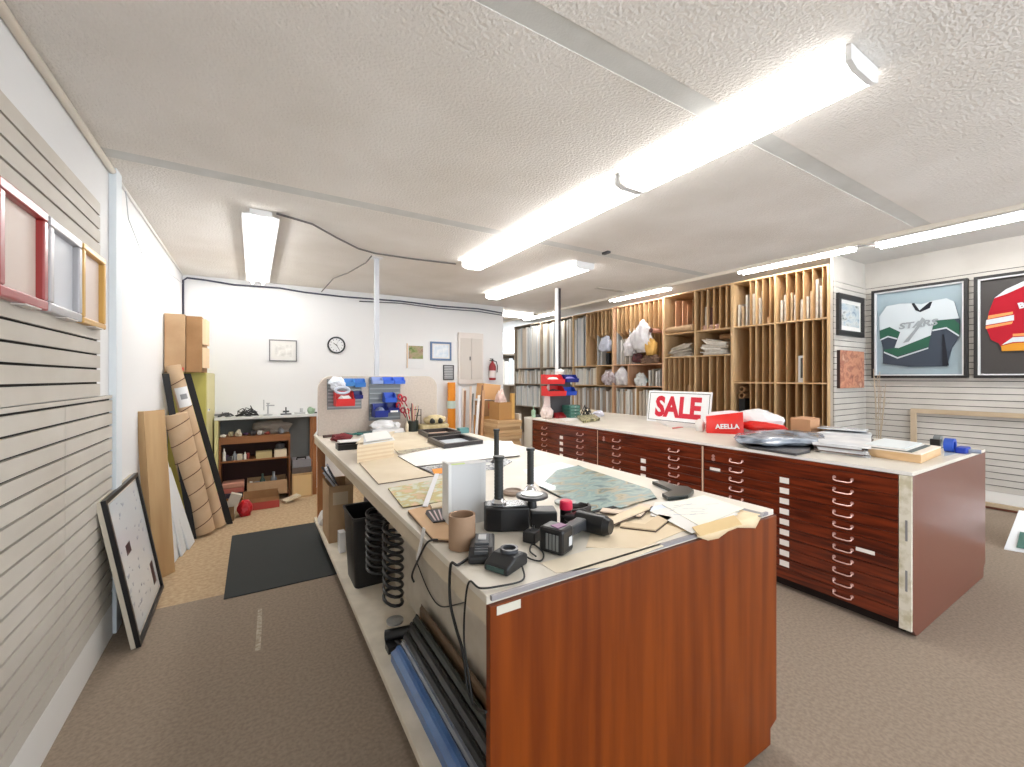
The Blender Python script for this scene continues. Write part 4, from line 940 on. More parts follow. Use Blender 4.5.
# cardboard tube core standing
c0 = G(462, 547, Z); t_ = thing('cardboard_core', 'short hollow cardboard tube core standing near the table corner', 'tube', (c0[0], c0[1], Z))
rr0 = .0425
MB().lathe([(rr0 - .006, .001), (rr0, .001), (rr0, .105), (rr0 - .006, .105), (rr0 - .006, .001)], (c0[0], c0[1], Z), 36).build('core', M('core_brown', (164, 134, 108), .8, rgb2=(150, 120, 94), scale=8), t_, smooth='auto')
# upright grip handles
def grip(px, py, h, label, z0=Z, flare=.02, base='dark'):
    g = G(px, py, z0); t = thing('grip_handle', label, 'handle', (g[0], g[1], z0), None)
    MB().lathe([(0, .0), (flare, .0), (flare * 1.05, .008), (flare * .75, .018), (.013, .03), (.013, .034), (0, .034)], (g[0], g[1], z0), 28).build('base', chrome if base == 'chrome' else M('base_grey', (96, 96, 100), .25, metal=.6), t, smooth='auto')
    prof = [(0, .0345), (.0175, .0345)]
    z = .04
    while z < h - .02: prof += [(.0165, z), (.0155, z + .003), (.0165, z + .006)]; z += .012
    prof += [(.0165, h - .014), (.0205, h - .012), (.0205, h), (0, h)]
    MB().lathe(prof, (g[0], g[1], z0), 28).build('grip', M('grip_black', (40, 42, 40), .5), t, smooth='auto'); return t
grip(496.5, 463, .215, 'black ribbed handle on a flared base standing behind the pale grey file box', flare=.038)
grip(530.5, 491, .205, 'black ribbed handle on a clear base standing by the big landscape print', flare=.030, base='chrome')
# black bench machine with handle, dial and red cap
gm = G(522, 533, Z); t = thing('bench_press', 'black bench machine with a silver rimmed dial and a red cap on the work table', 'machine', (gm[0], gm[1], Z))
# main body runs towards the right
A = Vector(G(484, 533, Z)[:2]); Bv = Vector(G(560, 531, Z)[:2]); e = (Bv - A).normalized(); n = Vector((-e.y, e.x)); L = (Bv - A).length
def bp(u, v): return (A + e * (u * L) + n * v)[:]
m = MB(); m.prism([bp(0.03, 0.01), bp(.22, -.0), bp(.25, .0), bp(.60, .005), bp(.60, .10), bp(.0, .10), bp(0, .03)], Z, Z + .083, 'z'); m.build('body', black_p, t, bevel=.006)
m = MB(); m.prism([bp(.62, .02), bp(.98, .02), bp(.98, .10), bp(.62, .10)], Z, Z + .062, 'z'); m.build('side_body', black_p, t, bevel=.006)
m = MB(); m.prism([bp(0.02, .03), bp(.26, .01), bp(.56, .02), bp(.54, .09), bp(.04, .09)], Z + .0835, Z + .087, 'z'); m.build('top_plate', M('plate_grey', (130, 132, 134), .25, metal=.7), t, bevel=.002)
hp = A + e * (.2 * L) + n * .05
MB().lathe([(0, .0875), (.026, .0875), (.028, .093), (.02, .103), (.014, .107), (0, .107)], (hp.x, hp.y, Z), 28).build('collar', chrome, t, smooth='auto')
prof = [(0, .1075), (.0175, .1075)]; z = .112
while z < .238: prof += [(.0165, z), (.0155, z + .003), (.0165, z + .006)]; z += .012
prof += [(.0165, .246), (.0205, .248), (.0205, .258), (0, .258)]
MB().lathe(prof, (hp.x, hp.y, Z), 28).build('grip', M('grip_black', (0, 0, 0)), t, smooth='auto')
dp_ = Vector(G(532, 505, Z + .08)[:2])
MB().lathe([(0, .0835), (.018, .0835), (.016, .108), (.046, .118), (.058, .122), (.058, .130), (.053, .132), (.042, .1315), (0, .1315)], (dp_.x, dp_.y, Z - .012), 40).build('dial', M('dial_black', (34, 34, 36), .3), t, smooth='auto')
MB().lathe([(0, .1322), (.040, .1322), (.040, .1345), (0, .1345)], (dp_.x, dp_.y, Z - .012), 36).build('dial_face', M('dial_face', (176, 178, 176), .25, metal=.5), t, smooth='auto')
rp = Vector(G(566, 524, Z)[:2])
MB().lathe([(0, 0), (.022, 0), (.022, .056), (0, .056)], (rp.x, rp.y, Z), 24).build('cap_base', black_p, t, smooth='auto')
MB().lathe([(0, .0565), (.0235, .0565), (.0242, .062), (.0235, .084), (.019, .088), (0, .088)], (rp.x, rp.y, Z), 24).build('red_cap', M('cap_pinkred', (222, 42, 78), .35), t, smooth='auto')
# clear disc/lid beside dial
lp_ = G(566, 506, Z)
tag(MB().lathe([(0, 0), (.045, 0), (.047, .01), (.040, .014), (0, .016)], (lp_[0] + .02, lp_[1] + .03, Z), 32).build('clear_disc', M('lid_grey', (180, 182, 180), .2), smooth='auto'), 'round translucent grey disc between the dial and the landscape print', 'disc')
tag(MB().lathe([(0, 0), (.045, 0), (.05, .012), (.038, .02), (.03, .012), (0, .012)], (*G(513, 494, Z)[:2], Z), 32).build('tape_roll', M('tape_brown', (150, 130, 114), .5), smooth='auto'), 'brownish tape roll lying behind the bench machine', 'tape roll')
# battery chargers
def charger(name, label, c, ang, L, W, H, cup):
    t = thing(name, label, 'charger', (c[0], c[1], Z))
    T = Matrix.Translation((c[0], c[1], Z)) @ Matrix.Rotation(ang, 4, 'Z')
    m = MB(); m.T = T; m.prism([(-L / 2, 0), (L / 2, 0), (L / 2, H * .75), (L / 2 - .02, H), (-L / 2 + .04, H), (-L / 2, H * .55)], -W / 2, W / 2, 'y'); m.build('body', M('charger_black', (30, 31, 33), .4), t, bevel=.006)
    if cup:
        m = MB(); m.T = T; m.lathe([(.018, H * .0 + H + .0), (.026, H), (.026, H + .010), (.019, H + .010), (.018, H + .001)], (.015, 0, 0), 24); m.build('battery_socket', M('socket', (70, 72, 76), .3), t, smooth='auto')
        m = MB(); m.T = T; m.lathe([(0, H + .0005), (.0175, H + .0005), (.0175, H + .002), (0, H + .002)], (.015, 0, 0), 24); m.build('socket_floor', black_p, t, smooth='auto')
        m = MB(); m.T = T; m.box(-L / 2 - .002, -L / 2 + .002, -W / 2 + .012, W / 2 - .012, H * .15, H * .45); m.build('badge', M('badge_green', (58, 84, 80), .4), t)
    else:
        m = MB(); m.T = T; m.box(-L / 2 + .05, L / 2 - .04, -W / 2 + .016, W / 2 - .016, H + .0005, H + .008); m.build('rail', M('charger_grey', (72, 74, 78), .4), t, bevel=.002)
        for k in range(3):
            m = MB(); m.T = T; m.box(-L / 2 + .012 + k * .012, -L / 2 + .019 + k * .012, -W / 2 + .018, W / 2 - .018, H * .62 + k * .004, H * .92 + k * .003); m.build('rib', M('charger_grey', (0, 0, 0)), t)
        m = MB(); m.T = T; m.box(-.01, .03, -.012, .012, H + .0085, H + .0105); m.build('logo_plate', lgrey, t)
    return t
g1 = G(491, 556, Z); g2 = G(505, 567, Z)
charger('battery_charger', 'long black battery charger with grey ribs beside the cardboard core', (g1[0] - .012, g1[1] + .035), 1.05, .17, .075, .036, False)
charger('battery_charger', 'smaller black battery charger with a round socket near the table corner', (g2[0] + .004, g2[1] + .0), .42, .105, .082, .04, True)
g3 = G(532, 541, Z)
t = thing('plug_adapter', 'black plug adapter lying with its metal prongs up between charger and drill', 'adapter', (g3[0], g3[1], Z))
rbox(MB(), g3[0], g3[1], Z, Z + .036, .052, .045, .5).build('body', M('charger_black', (0, 0, 0)), t, bevel=.004)
m = MB(); rbox(m, g3[0] - .008, g3[1], Z + .0365, Z + .05, .002, .008, .5); m.build('prong', chrome, t); m = MB(); rbox(m, g3[0] + .008, g3[1] + .004, Z + .0365, Z + .05, .002, .008, .5); m.build('prong', chrome, t)
# cordless drill lying on its side
gb = G(563, 553, Z); t = thing('cordless_drill', 'black cordless drill lying on its side with the battery block towards the camera', 'drill', (gb[0], gb[1], Z))
c1 = Vector((gb[0] + .0, gb[1] + .03)); dirv = Vector((math.cos(.38), math.sin(.38)))
T = Matrix.Translation((c1.x, c1.y, Z)) @ Matrix.Rotation(.38, 4, 'Z')
m = MB(); m.T = T; m.box(-.042, .033, -.043, .043, 0, .078); m.build('battery', M('drill_black', (24, 24, 26), .28), t, bevel=.010)
m = MB(); m.T = T
for k in range(4): m.cur = 0; m.box(-.0445, -.0425, -.030 + k * .012, -.022 + k * .012, .014, .062)
m.build('contact_grille', M('grille_grey', (120, 122, 120), .4), t)
for yy in (-.0445, .0435):
    m = MB(); m.T = T; m.box(-.004, .016, yy - .001, yy + .001, .022, .05); m.build('latch', lgrey, t, bevel=.0005)
m = MB(); m.T = T; m.prism([(.0335, .020), (.055, .024), (.14, .022), (.168, .014), (.168, .058), (.14, .056), (.055, .056), (.0335, .062)], -.020, .020, 'y'); m.build('grip', M('drill_grey', (52, 54, 58), .4), t, bevel=.007)
m = MB(); m.T = T; m.cyl((.195, -.075, .036), (.195, .03, .036), .034, 24); m.cone((.195, .03, .036), (.195, .045, .036), .034, .024, 24); m.cone((.195, -.095, .036), (.195, -.075, .036), .024, .033, 24)
m.build('motor_housing', M('drill_black', (0, 0, 0)), t, smooth='auto')
m = MB(); m.T = T; m.cone((.195, .0455, .036), (.195, .08, .036), .022, .012, 20); m.cyl((.195, .081, .036), (.195, .10, .036), .004, 8); m.build('chuck', M('chuck_dark', (80, 80, 82), .3, metal=.8), t, smooth='auto')
m = MB(); m.T = T; m.box(.125, .15, .0205, .034, .028, .046); m.build('trigger', dgrey, t, bevel=.002)
m = MB(); m.T = T; m.prism([(-.03, -.02), (.015, -.028), (.02, .0), (-.02, .012)], .0785, .080, 'z'); m.build('sticker', M('sticker_purple', (130, 70, 120), .4), t)
# black strap / cord bundle behind the drill
gk = G(585, 520, Z)
rr = random.Random(5); path = []
for i in range(40):
    a = i * .9; path.append((gk[0] + .055 * math.cos(a) * (1 + .2 * rr.random()) + .01, gk[1] + .055 + .03 * math.sin(a) * (1 + .3 * rr.random()), Z + .012 + .012 * (i % 5) * .5))
tag(MB().tube(path, .0062, 6).build('cord_bundle', M('cord_brownblack', (44, 38, 38), .5), smooth=True), 'tangled black cord bundle behind the cordless drill', 'cord')
# landscape print (large) and companion sheets
art = multi('art_print', [(52, 72, 84), (92, 124, 126), (150, 172, 164), (120, 150, 152), (170, 160, 130), (96, 106, 88), (124, 154, 162)], 5.5, rough=.35, stretch=(1, 2.2, 1), coat=.25)
t = thing('landscape_print', 'large glossy blue green landscape print lying on the work table', 'print', (*G(590, 490, Z)[:2], Z))
q = [(540, 486), (590, 511), (613, 505.5), (620, 508), (656, 497), (650, 489), (578, 465.5), (557, 470)]
MB().prism(ppts(q, Z + .006), Z + .0045, Z + .006, 'z').build('picture', art, t)
MB().prism(ppts([(539, 486.5), (590, 513), (657, 498), (578, 465)], Z + .004), Z + .001, Z + .004, 'z').build('dark_backing', black_m, t)
tag(MB().prism(ppts([(523, 470), (540, 487), (590, 470), (560, 462)], Z), Z - .0003, Z + .0006, 'z').build('paper_sheet', M('sheet_bluewhite', (224, 230, 238), .5)), 'bluish white sheet lying behind the landscape print, by the clear based handle', 'sheet')
# brown scraps and L shaped mat corners
def lcorner(label, p0, p1, p2, wpx, z, mat):
    a, b, c = [Vector(G(*p, z)[:2]) for p in (p0, p1, p2)]; w = .05
    d1 = (b - a).normalized(); d2 = (c - b).normalized(); n1 = Vector((-d1.y, d1.x)); n2 = Vector((-d2.y, d2.x))
    m = MB(); m.prism([a[:], b[:], c[:], (c + n2 * w)[:], (b + (n1 + n2) * w * .75)[:], (a + n1 * w)[:]], z, z + .004, 'z')
    t = thing('mat_corner', label, 'mat corner', (b.x, b.y, z), None); m.build('face', mat, t)
    m2 = MB(); m2.prism([(a - n1 * .003)[:], (b - (n1 + n2) * .003)[:], (c - n2 * .003)[:], (c + n2 * (w - .002))[:], (b + (n1 + n2) * w * .7)[:], (a + n1 * (w - .002))[:]], z - .0032, z - .0002, 'z'); m2.build('dark_edge', dark_core, t)
crm = M('card_cream', (232, 214, 186), .8, rgb2=(224, 204, 172), scale=6)
sheet('card_sheet', 'large cream card sheet lying under the mat corners at the table front', 'card', [(596, 516), (586, 547), (640, 548), (690, 528), (664, 506)], Z, .0015, crm)
lcorner('cream mat corner sample just behind the white papers', (600, 512), (640, 517), (652, 506), 6, Z + .010, M('card_pinkish', (226, 206, 186), .8))
lcorner('cream mat corner sample lying nearest the landscape print', (585, 518), (614, 524), (650, 509), 6, Z + .0145, crm)
lcorner('tan mat corner sample overlapping the front card sheet', (620, 527), (655, 531), (672, 518), 6, Z + .0055, M('card_tan2', (214, 192, 160), .8))
matboard('flat cream board under the cordless drill at the table front', [(540, 563), (556, 573), (612, 566), (664, 546), (640, 536)], Z, .0004, M('card_pale', (226, 214, 192), .8))
# black frame corner sample on a white sheet
sheet('white_backing', 'small white card under the black corner sample near the aisle edge', 'card', [(652, 484), (668, 493), (684, 489), (664, 481)], Z, .002, white_p)
t = thing('corner_sample', 'black curved frame corner sample near the aisle side edge', 'frame sample', (*G(680, 490, Z)[:2], Z))
a_, b_, c_2 = [Vector((*G(*p, Z + .01)[:2], Z + .012)) for p in ((654, 481), (690, 489), (668, 496.5))]
m = MB(); m.prism(ppts([(652, 481), (662, 480), (676, 485), (688, 486), (694, 490), (688, 495), (668, 497), (662, 493), (672, 490), (664, 486)], Z + .02), Z + .003, Z + .02, 'z'); m.build('sample', M('sample_green', (40, 46, 42), .3), t, bevel=.003)
# white papers and kraft paper over the front corner
t = thing('paper_pile', 'fan of white and pale blue drawings on the table corner by the aisle', 'papers', (*G(690, 515, Z)[:2], Z))
pcs = [([(655, 502), (650, 515), (703, 530), (740, 511), (706, 499)], paper), ([(645, 508), (690, 531), (733, 513), (690, 498)], M('paper_blueish', (222, 230, 244), .7)),
       ([(650, 511), (692, 533), (738, 514), (700, 500)], paper), ([(662, 504), (700, 526), (744, 508), (704, 495)], M('paper_ivory', (240, 236, 222), .7))]
for i, (q, mt) in enumerate(pcs):
    MB().prism(ppts(q, Z + .006 + i * .002), Z + .004 + i * .002, Z + .0055 + i * .002, 'z').build('drawing', mt, t)
rr = random.Random(9); 
for i in range(10):
    a = Vector(G(672 + rr.uniform(0, 46), 506 + rr.uniform(0, 14), Z)[:2]); an = rr.uniform(-.6, .2); l = rr.uniform(.03, .10)
    m = MB(); rbox(m, a.x, a.y, Z + .0117, Z + .0121, l, .0016, an); m.build('pencil_line', M('pencil', (150, 160, 190), .7), t)
# kraft sheet curling over the front edge
t = thing('kraft_sheet', 'torn cream paper sheet hanging over the front edge at the aisle corner', 'paper', (*G(710, 530, Z)[:2], Z - .1))
yf = IY0 - .004; xs = [1.30, 1.36, 1.42, 1.48, 1.54, 1.60, 1.66, 1.70]; drop = [.0, .020, .024, .012, .010, .02, .030, .0]
vs = []; n_ = len(xs)
for x, dr in zip(xs, drop):
    vs += [(x, IY0 + .15, Z + .0020), (x, IY0 + .05, Z + .0022), (x, IY0 - .002, Z + .004), (x, yf - .004, Z - .004), (x, yf - .003, Z - .006 - dr * 1.2)]
m = MB(); m.add(vs, [(i * 5 + j, (i + 1) * 5 + j, (i + 1) * 5 + j + 1, i * 5 + j + 1) for i in range(n_ - 1) for j in range(4)])
o = m.build('sheet', M('kraft_cream', (226, 200, 158), .8, rgb2=(234, 212, 176), scale=7), t, smooth=True)
sm = o.modifiers.new('thick', 'SOLIDIFY'); sm.thickness = .0015
sheet('kraft_card', 'small tan card lying on the corner of the torn cream paper', 'card', [(692, 527), (700, 536), (742, 524), (734, 515)], Z + .0145, .002, M('card_tan3', (218, 190, 140), .8))
sheet('metal_ruler', 'long grey metal ruler along the aisle side edge of the work table', 'ruler', [(697, 497), (700, 499.5), (762, 517), (764, 513)], Z, .002, M('ruler_grey', (150, 152, 154), .35, metal=.6))
# far clutter on the table in front of the partition
def small(name, label, cat, px, py, shape, mat, z=Z, parts=None, group=None):
    g = G(px, py, z)
    if g[1] > 4.17: g = (onY(px, 400, 4.17)[0], 4.17 - .03 * (py % 2))
    m = MB(); shape(m, g[0], g[1], z); return tag(m.build(name, mat, smooth='auto'), label, cat, group)
small('wire_coil', 'teal wire coil lying in the clutter at the foot of the partition', 'wire', 355, 434, lambda m, x, y, z: [m.tube([(x + .11 * math.cos(a) * (1 - .03 * k), y + .05 * math.sin(a), z + .008 + .004 * k + .01 * math.sin(3 * a)) for a in [j * PI / 8 for j in range(16)]], .006, 6, True) for k in range(3)], teal)
small('hand_tool', 'dark green hand tool lying in the clutter before the partition', 'tool', 372, 433, lambda m, x, y, z: (m.cyl((x - .14, y, z + .018), (x + .02, y + .02, z + .018), .017, 12), m.box(x + .02, x + .10, y + .01, y + .04, z, z + .03), m.cone((x + .1, y + .025, z + .018), (x + .16, y + .03, z + .018), .012, .004)), M('tool_green', (40, 70, 66), .4))
small('rag', 'small dark red rag at the far left corner of the work table', 'rag', 341, 441, lambda m, x, y, z: m.blob((x, y, z), (.08, .06, .035), 31, 3, .4), M('rag_red', (110, 30, 36), .8))
small('paint_scraper', 'white flat tray with dark edge beside the red rag', 'tray', 352, 443, lambda m, x, y, z: (m.box(x - .10, x + .16, y - .05, y + .09, z, z + .02)), white_p)
small('black_tray', 'black open tray next to the low kraft sided box', 'tray', 349, 449.5, lambda m, x, y, z: (m.box(x - .08, x + .16, y - .02, y + .10, z, z + .006), m.box(x - .08, x + .16, y - .02, y - .014, z + .006, z + .04), m.box(x - .08, x + .16, y + .094, y + .1, z + .006, z + .04), m.box(x - .08, x - .074, y - .014, y + .094, z + .006, z + .04), m.box(x + .154, x + .16, y - .014, y + .094, z + .006, z + .04)), black_p)
small('curved_tube', 'dark brown curved strip lying at the left end before the partition', 'strip', 330, 435.5, lambda m, x, y, z: m.tube([(x - .06, y + .02, z + .012), (x + .0, y + .04, z + .012), (x + .08, y + .04, z + .012), (x + .16, y, z + .012)], .012, 8), M('brown_strip', (74, 50, 44), .5))
small('white_tray', 'white moulded tray heaped with grey parts under the right hand bins', 'tray', 385, 430, lambda m, x, y, z: (m.box(x - .13, x + .17, y - .05, y + .06, z, z + .045), m.blob((x - .02, y, z + .045), (.11, .05, .05), 41, 3, .45), m.blob((x + .10, y, z + .045), (.05, .045, .035), 43, 3, .4)), M('tray_white', (228, 228, 230), .4))
small('white_packet', 'flat white packet lying in front of the moulded tray', 'packet', 391, 432, lambda m, x, y, z: m.box(x - .14, x + .14, y - .03, y + .02, z, z + .015), white_p)
# pencil cup with tools
gp = G(413, 430, Z); gp = (onY(413, 400, 4.16)[0], 4.16)
t = thing('tool_cup', 'dark tool cup bristling with pencils, brushes and scissors', 'tool cup', (gp[0], gp[1], Z))
MB().lathe([(0, 0), (.05, 0), (.055, .11), (.05, .11), (.046, .006), (0, .006)], (gp[0], gp[1], Z), 24).build('cup', M('cup_dark', (36, 44, 40), .4), t, smooth='auto')
rr = random.Random(3); tc = [(190, 40, 44), (60, 70, 60), (216, 190, 150), (40, 40, 44), (90, 110, 90), (206, 120, 110), (230, 226, 210), (70, 90, 130)]
for i in range(15):
    a = rr.uniform(0, 6.28); l = rr.uniform(.17, .27); k = rr.uniform(.02, .07)
    x, y = gp[0] + .02 * math.cos(a), gp[1] + .02 * math.sin(a)
    m = MB(); m.cyl((x, y, Z + .008), (x + k * math.cos(a), y + k * math.sin(a), Z + l), .0038, 6); m.cone((x + k * math.cos(a), y + k * math.sin(a), Z + l), (x + 1.08 * k * math.cos(a), y + 1.08 * k * math.sin(a), Z + l + .014), .005, .002, 6)
    m.build(['pencil', 'brush', 'pen'][i % 3], M('pencil_%d' % (i % 8), tc[i % 8], .5), t)
small('candle_stub', 'short cream bottle standing left of the tool cup', 'bottle', 405.5, 431.5, lambda m, x, y, z: m.lathe([(0, 0), (.016, 0), (.017, .08), (.008, .095), (.008, .11), (0, .11)], (x, y, z), 16), cream_paper)
# square metal jig beside cup
small('wire_stand', 'thin black wire stand behind the tool cup', 'stand', 420, 428, lambda m, x, y, z: (m.tube([(x - .06, y, z + .22), (x + .01, y, z + .22), (x + .01, y, z + .005)], .005, 6), m.tube([(x - .05, y, z + .16), (x + .01, y, z + .16)], .004, 6), m.box(x - .04, x + .05, y - .03, y + .03, z, z + .006)), black_p)
# pulp tray basket
gq = (onY(434, 400, 4.10)[0], 4.10)
t = thing('pulp_basket', 'tan moulded pulp basket holding dark sponges near the two black frames', 'basket', (gq[0], gq[1], Z))
m = MB(); rbox(m, gq[0], gq[1] + .03, Z + .0125, Z + .07, .27, .16, 0, 1.08); m.build('tray', M('pulp', (206, 190, 150), .9, rgb2=(188, 170, 128), scale=30), t, bevel=.01)
m = MB(); m.blob((gq[0] + .02, gq[1] + .03, Z + .0705), (.12, .07, .05), 51, 3, .3); m.build('lid_hump', M('pulp', (0, 0, 0)), t, smooth=True)
for dx in (-.03, .055):
    m = MB(); m.blob((gq[0] + dx, gq[1] - .035, Z + .08), (.028, .03, .03), 61, 2, .3); m.build('sponge', black_m, t, smooth=True)
small('teal_box', 'small teal topped box at the corner of the farther dark frame', 'box', 463.5, 433, lambda m, x, y, z: m.box(x - .05, x + .05, y - .02, y + .05, z, z + .05), M('tealbox', (90, 140, 140), .5))
# partition with louvred racks and bins
px0, px1, yp = .513, 1.677, 4.28
t = thing('partition_screen', 'grey beige partition screen with rounded top corners at the far end of the work table', 'partition', ((px0 + px1) / 2, yp, Z))
P_ = []
rr_ = .12; zt = 1.52
for i in range(7):
    a = PI / 2 + PI / 2 * i / 6; P_.append((px0 + rr_ + rr_ * math.cos(a), zt - rr_ + rr_ * math.sin(a)))
P_ += [(px0, Z), (px1, Z)]
for i in range(7):
    a = PI / 2 * i / 6; P_.append((px1 - rr_ + rr_ * math.cos(a), zt - rr_ + rr_ * math.sin(a)))
MB().prism(P_, yp, yp + .035, 'y').build('panel', M('partition_fabric', (206, 194, 182), .95, rgb2=(196, 184, 172), scale=60), t, bevel=.004)
def pxr(a, b): return onY(a, 400, yp - .03)[0], onY(b, 400, yp - .03)[0]
def zat(px, py): return onY(px, py, yp - .03)[2]
def rack(a, b, ztop_px, zbot_px, label):
    x0, x1 = pxr(a, b); z1, z0 = zat(a, ztop_px), zat(a, zbot_px)
    t = thing('louvred_rack', label, 'rack', ((x0 + x1) / 2, yp - .02, z0)); MB().box(x0, x1, yp - .008, yp - .0005, z0, z1).build('plate', M('rack_grey', (120, 124, 126), .45, metal=.2), t)
    n = 9
    for i in range(n):
        z = z0 + (z1 - z0) * (i + .4) / n; m = MB(); m.prism([(yp - .0085, z), (yp - .016, z + .004), (yp - .016, z + .016), (yp - .0085, z + .012)], x0 + .006, x1 - .006, 'x'); m.build('louvre', M('louvre_grey', (150, 154, 154), .4, metal=.3), t)
    return x0, x1, z0, z1
rack(327.5, 362, 379, 410, 'left louvred metal rack on the partition, with a large red bin')
rack(369.5, 401, 377, 421, 'right louvred metal rack on the partition, with a row of blue bins on top')
def bin_(label, pa, pb, pt, pbm, mat, depth=.12, name='parts_bin', yb=None, grp=None, face=-1, cat='bin'):
    """open front parts bin hung on a rack facing -Y"""
    yb = (yp - .017) if yb is None else yb
    x0 = onY(pa, 400, yb)[0]; x1 = onY(pb, 400, yb)[0]; z1 = onY(pa, pt, yb)[2]; z0 = onY(pa, pbm, yb)[2]
    t = thing(name, label, cat, ((x0 + x1) / 2, yb, z0), grp); w = .004; h = z1 - z0
    m = MB(); m.prism([(yb, z0), (yb, z1), (yb - depth * .45, z1 - h * .05), (yb - depth * .75, z0 + h * .5), (yb - depth, z0 + h * .5), (yb - depth * .9, z0)], x0, x0 + w, 'x')
    m.prism([(yb, z0), (yb, z1), (yb - depth * .45, z1 - h * .05), (yb - depth * .75, z0 + h * .5), (yb - depth, z0 + h * .5), (yb - depth * .9, z0)], x1 - w, x1, 'x')
    m.box(x0 + w, x1 - w, yb - depth * .9, yb, z0, z0 + w); m.box(x0 + w, x1 - w, yb - w, yb, z0 + w, z1); m.build('shell', mat, t)
    m = MB(); m.prism([(yb - depth * .9, z0), (yb - depth, z0 + h * .5), (yb - depth - w, z0 + h * .5), (yb - depth * .9 - w, z0)], x0, x1, 'x'); m.build('front_lip', mat, t)
    return t, x0, x1, z0, z1, yb, depth
def fill(b, mat, nm='contents', seed=1):
    t, x0, x1, z0, z1, yb, dp = b
    m = MB(); m.blob(((x0 + x1) / 2, yb - dp * .5, z0 + .006), ((x1 - x0) * .40, dp * .36, (z1 - z0) * .38), seed, 2, .3); m.build(nm, mat, t)
fill(bin_('wide red parts bin on the left rack, overflowing with white scraps', 333.5, 351.5, 391, 405.5, red_bin, .17), paper, seed=3)
bin_('blue parts bin at the top right of the left rack', 353.5, 364, 378.5, 387, M('bin_sky', (50, 120, 200), .4), .08)
bin_('blue parts bin at the top middle of the left rack, beside the sky blue one', 343.5, 353.2, 378.5, 386, M('bin_sky2', (70, 140, 210), .4), .08)
bin_('dark blue parts bin right of the wide red bin', 352.5, 361, 391, 398.5, navy_bin, .10)
tag(MB().blob((onY(337, 384, yp - .08)[0], yp - .09, onY(337, 390, yp - .08)[2]), (.07, .05, .055), 71, 3, .4, False).build('white_bag', M('bag_white2', (226, 232, 240), .4)), 'crumpled white bag hanging above the wide red bin', 'bag')
tag(MB().tube([(onY(341, 385, yp - .12)[0] + .06 * math.cos(a), yp - .19, onY(341, 390, yp - .12)[2] + .028 * math.sin(a)) for a in [i * PI / 8 for i in range(16)]], .012, 8, True).build('wire_ring', M('ring_pale', (206, 212, 226), .4), smooth=True), 'pale ring resting on the wide red bin', 'ring')
for i, (a, b) in enumerate(((371, 381.2), (381.6, 392.2), (392.6, 403))):
    bin_(['leftmost of three blue bins in the top row of the right rack', 'middle one of three blue bins in the top row of the right rack', 'rightmost of three blue bins in the top row of the right rack'][i], a, b, 377, 383.8, [M('bin_pale', (150, 170, 220), .4), M('bin_sky3', (60, 110, 220), .4), M('bin_sky3', (0, 0, 0))][i], .08, grp='blue bins in the top row')
bin_('bright blue bin in the middle of the right rack', 382.5, 393.5, 392.5, 402, M('bin_bright', (50, 96, 210), .4), .12)
fill(bin_('dark blue bin at the lower left of the right rack', 371.5, 384.5, 403.5, 416.5, M('bin_deep', (20, 44, 140), .35), .14), M('fill_grey', (120, 130, 160), .5), seed=5)
b_ = bin_('navy bin with a white card at the lower right of the right rack', 385, 396, 402.5, 412, navy_bin, .12)
B(b_[1] + .02, b_[2] - .015, b_[5] - b_[6] - .009, b_[5] - b_[6] - .0055, b_[3] + .004, b_[3] + .022).build('card', white_p, b_[0])
# red scissors/clamps cluster
t = thing('red_clamps', 'cluster of red handled clamps hanging beside the navy bin', 'clamps', (onY(401, 405, yp - .05)[0], yp - .06, onY(401, 412, yp)[2]))
for i, (px, py) in enumerate(((400, 397), (404, 399), (398, 405), (402, 410), (406, 411))):
    x, y, z = onY(px, py, yp - .06); m = MB()
    m.tube([(x + .020 * math.cos(a), y - .01 * i, z + .024 * math.sin(a)) for a in [k * PI / 6 for k in range(12)]], .0085, 6, True); m.tube([(x, y - .01 * i, z - .02), (x + .03, y - .01 * i, z - .075)], .006, 6)
    m.build('clamp', M('clamp_red%d' % (i % 2), [(206, 36, 50), (170, 40, 60)][i % 2], .35), t, smooth=True)
# ---------------- things on the shelf under the table and hanging cords
ZS = .1808
def Sx(px, py, z=ZS): return G(px, py, z)
t = thing('kraft_bag', 'tall open kraft paper bag holding metal frame strips under the table', 'paper bag', (.61, 3.80, ZS))
q0 = Vector((.515, 3.10)); m = MB()
x0, x1, y0, y1, zb = .515, .70, 3.64, 3.99, ZS + .45
w = .003
m.box(x0, x1, y0, y0 + w, ZS, zb); m.box(x0, x1, y1 - w, y1, ZS, zb); m.box(x0, x0 + w, y0 + w, y1 - w, ZS, zb); m.box(x1 - w, x1, y0 + w, y1 - w, ZS, zb); m.box(x0 + w, x1 - w, y0 + w, y1 - w, ZS, ZS + .003)
m.build('bag', M('kraft_bag', (178, 148, 112), .85, rgb2=(164, 132, 98), scale=5), t)
B(x0 + .03, x1 - .04, y0 - .003, y0 - .0008, ZS + .30, ZS + .40).build('printed_patch', M('bag_patch', (196, 178, 150), .8), t)
for i in range(6):
    yy = 3.68 + i * .045; m = MB(); a = Vector((x0 + .02 + .02 * (i % 3), yy, ZS + .25)); b = Vector((x1 + .10 - .2 * (i % 2) * 0, yy + .10, ZS + .66 - .03 * (i % 3)))
    a = Vector((x1 - .03, yy, ZS + .28)); b = Vector((x0 - .02 + .03 * (i % 2), yy + .02, ZS + .60 - .03 * (i % 3)))
    m.tube([a, b], .010, 4); o = m.build('frame_strip', [chrome, dgrey, lgrey][i % 3])
    tag(o, 'metal frame strip sticking out of the open kraft bag', 'frame strip', 'metal strips in the kraft bag')
tag(B(.555, .60, 3.40, 3.48, ZS, ZS + .15).build('white_carton', white_p), 'small white upright carton between the kraft bag and the waste bin', 'carton')
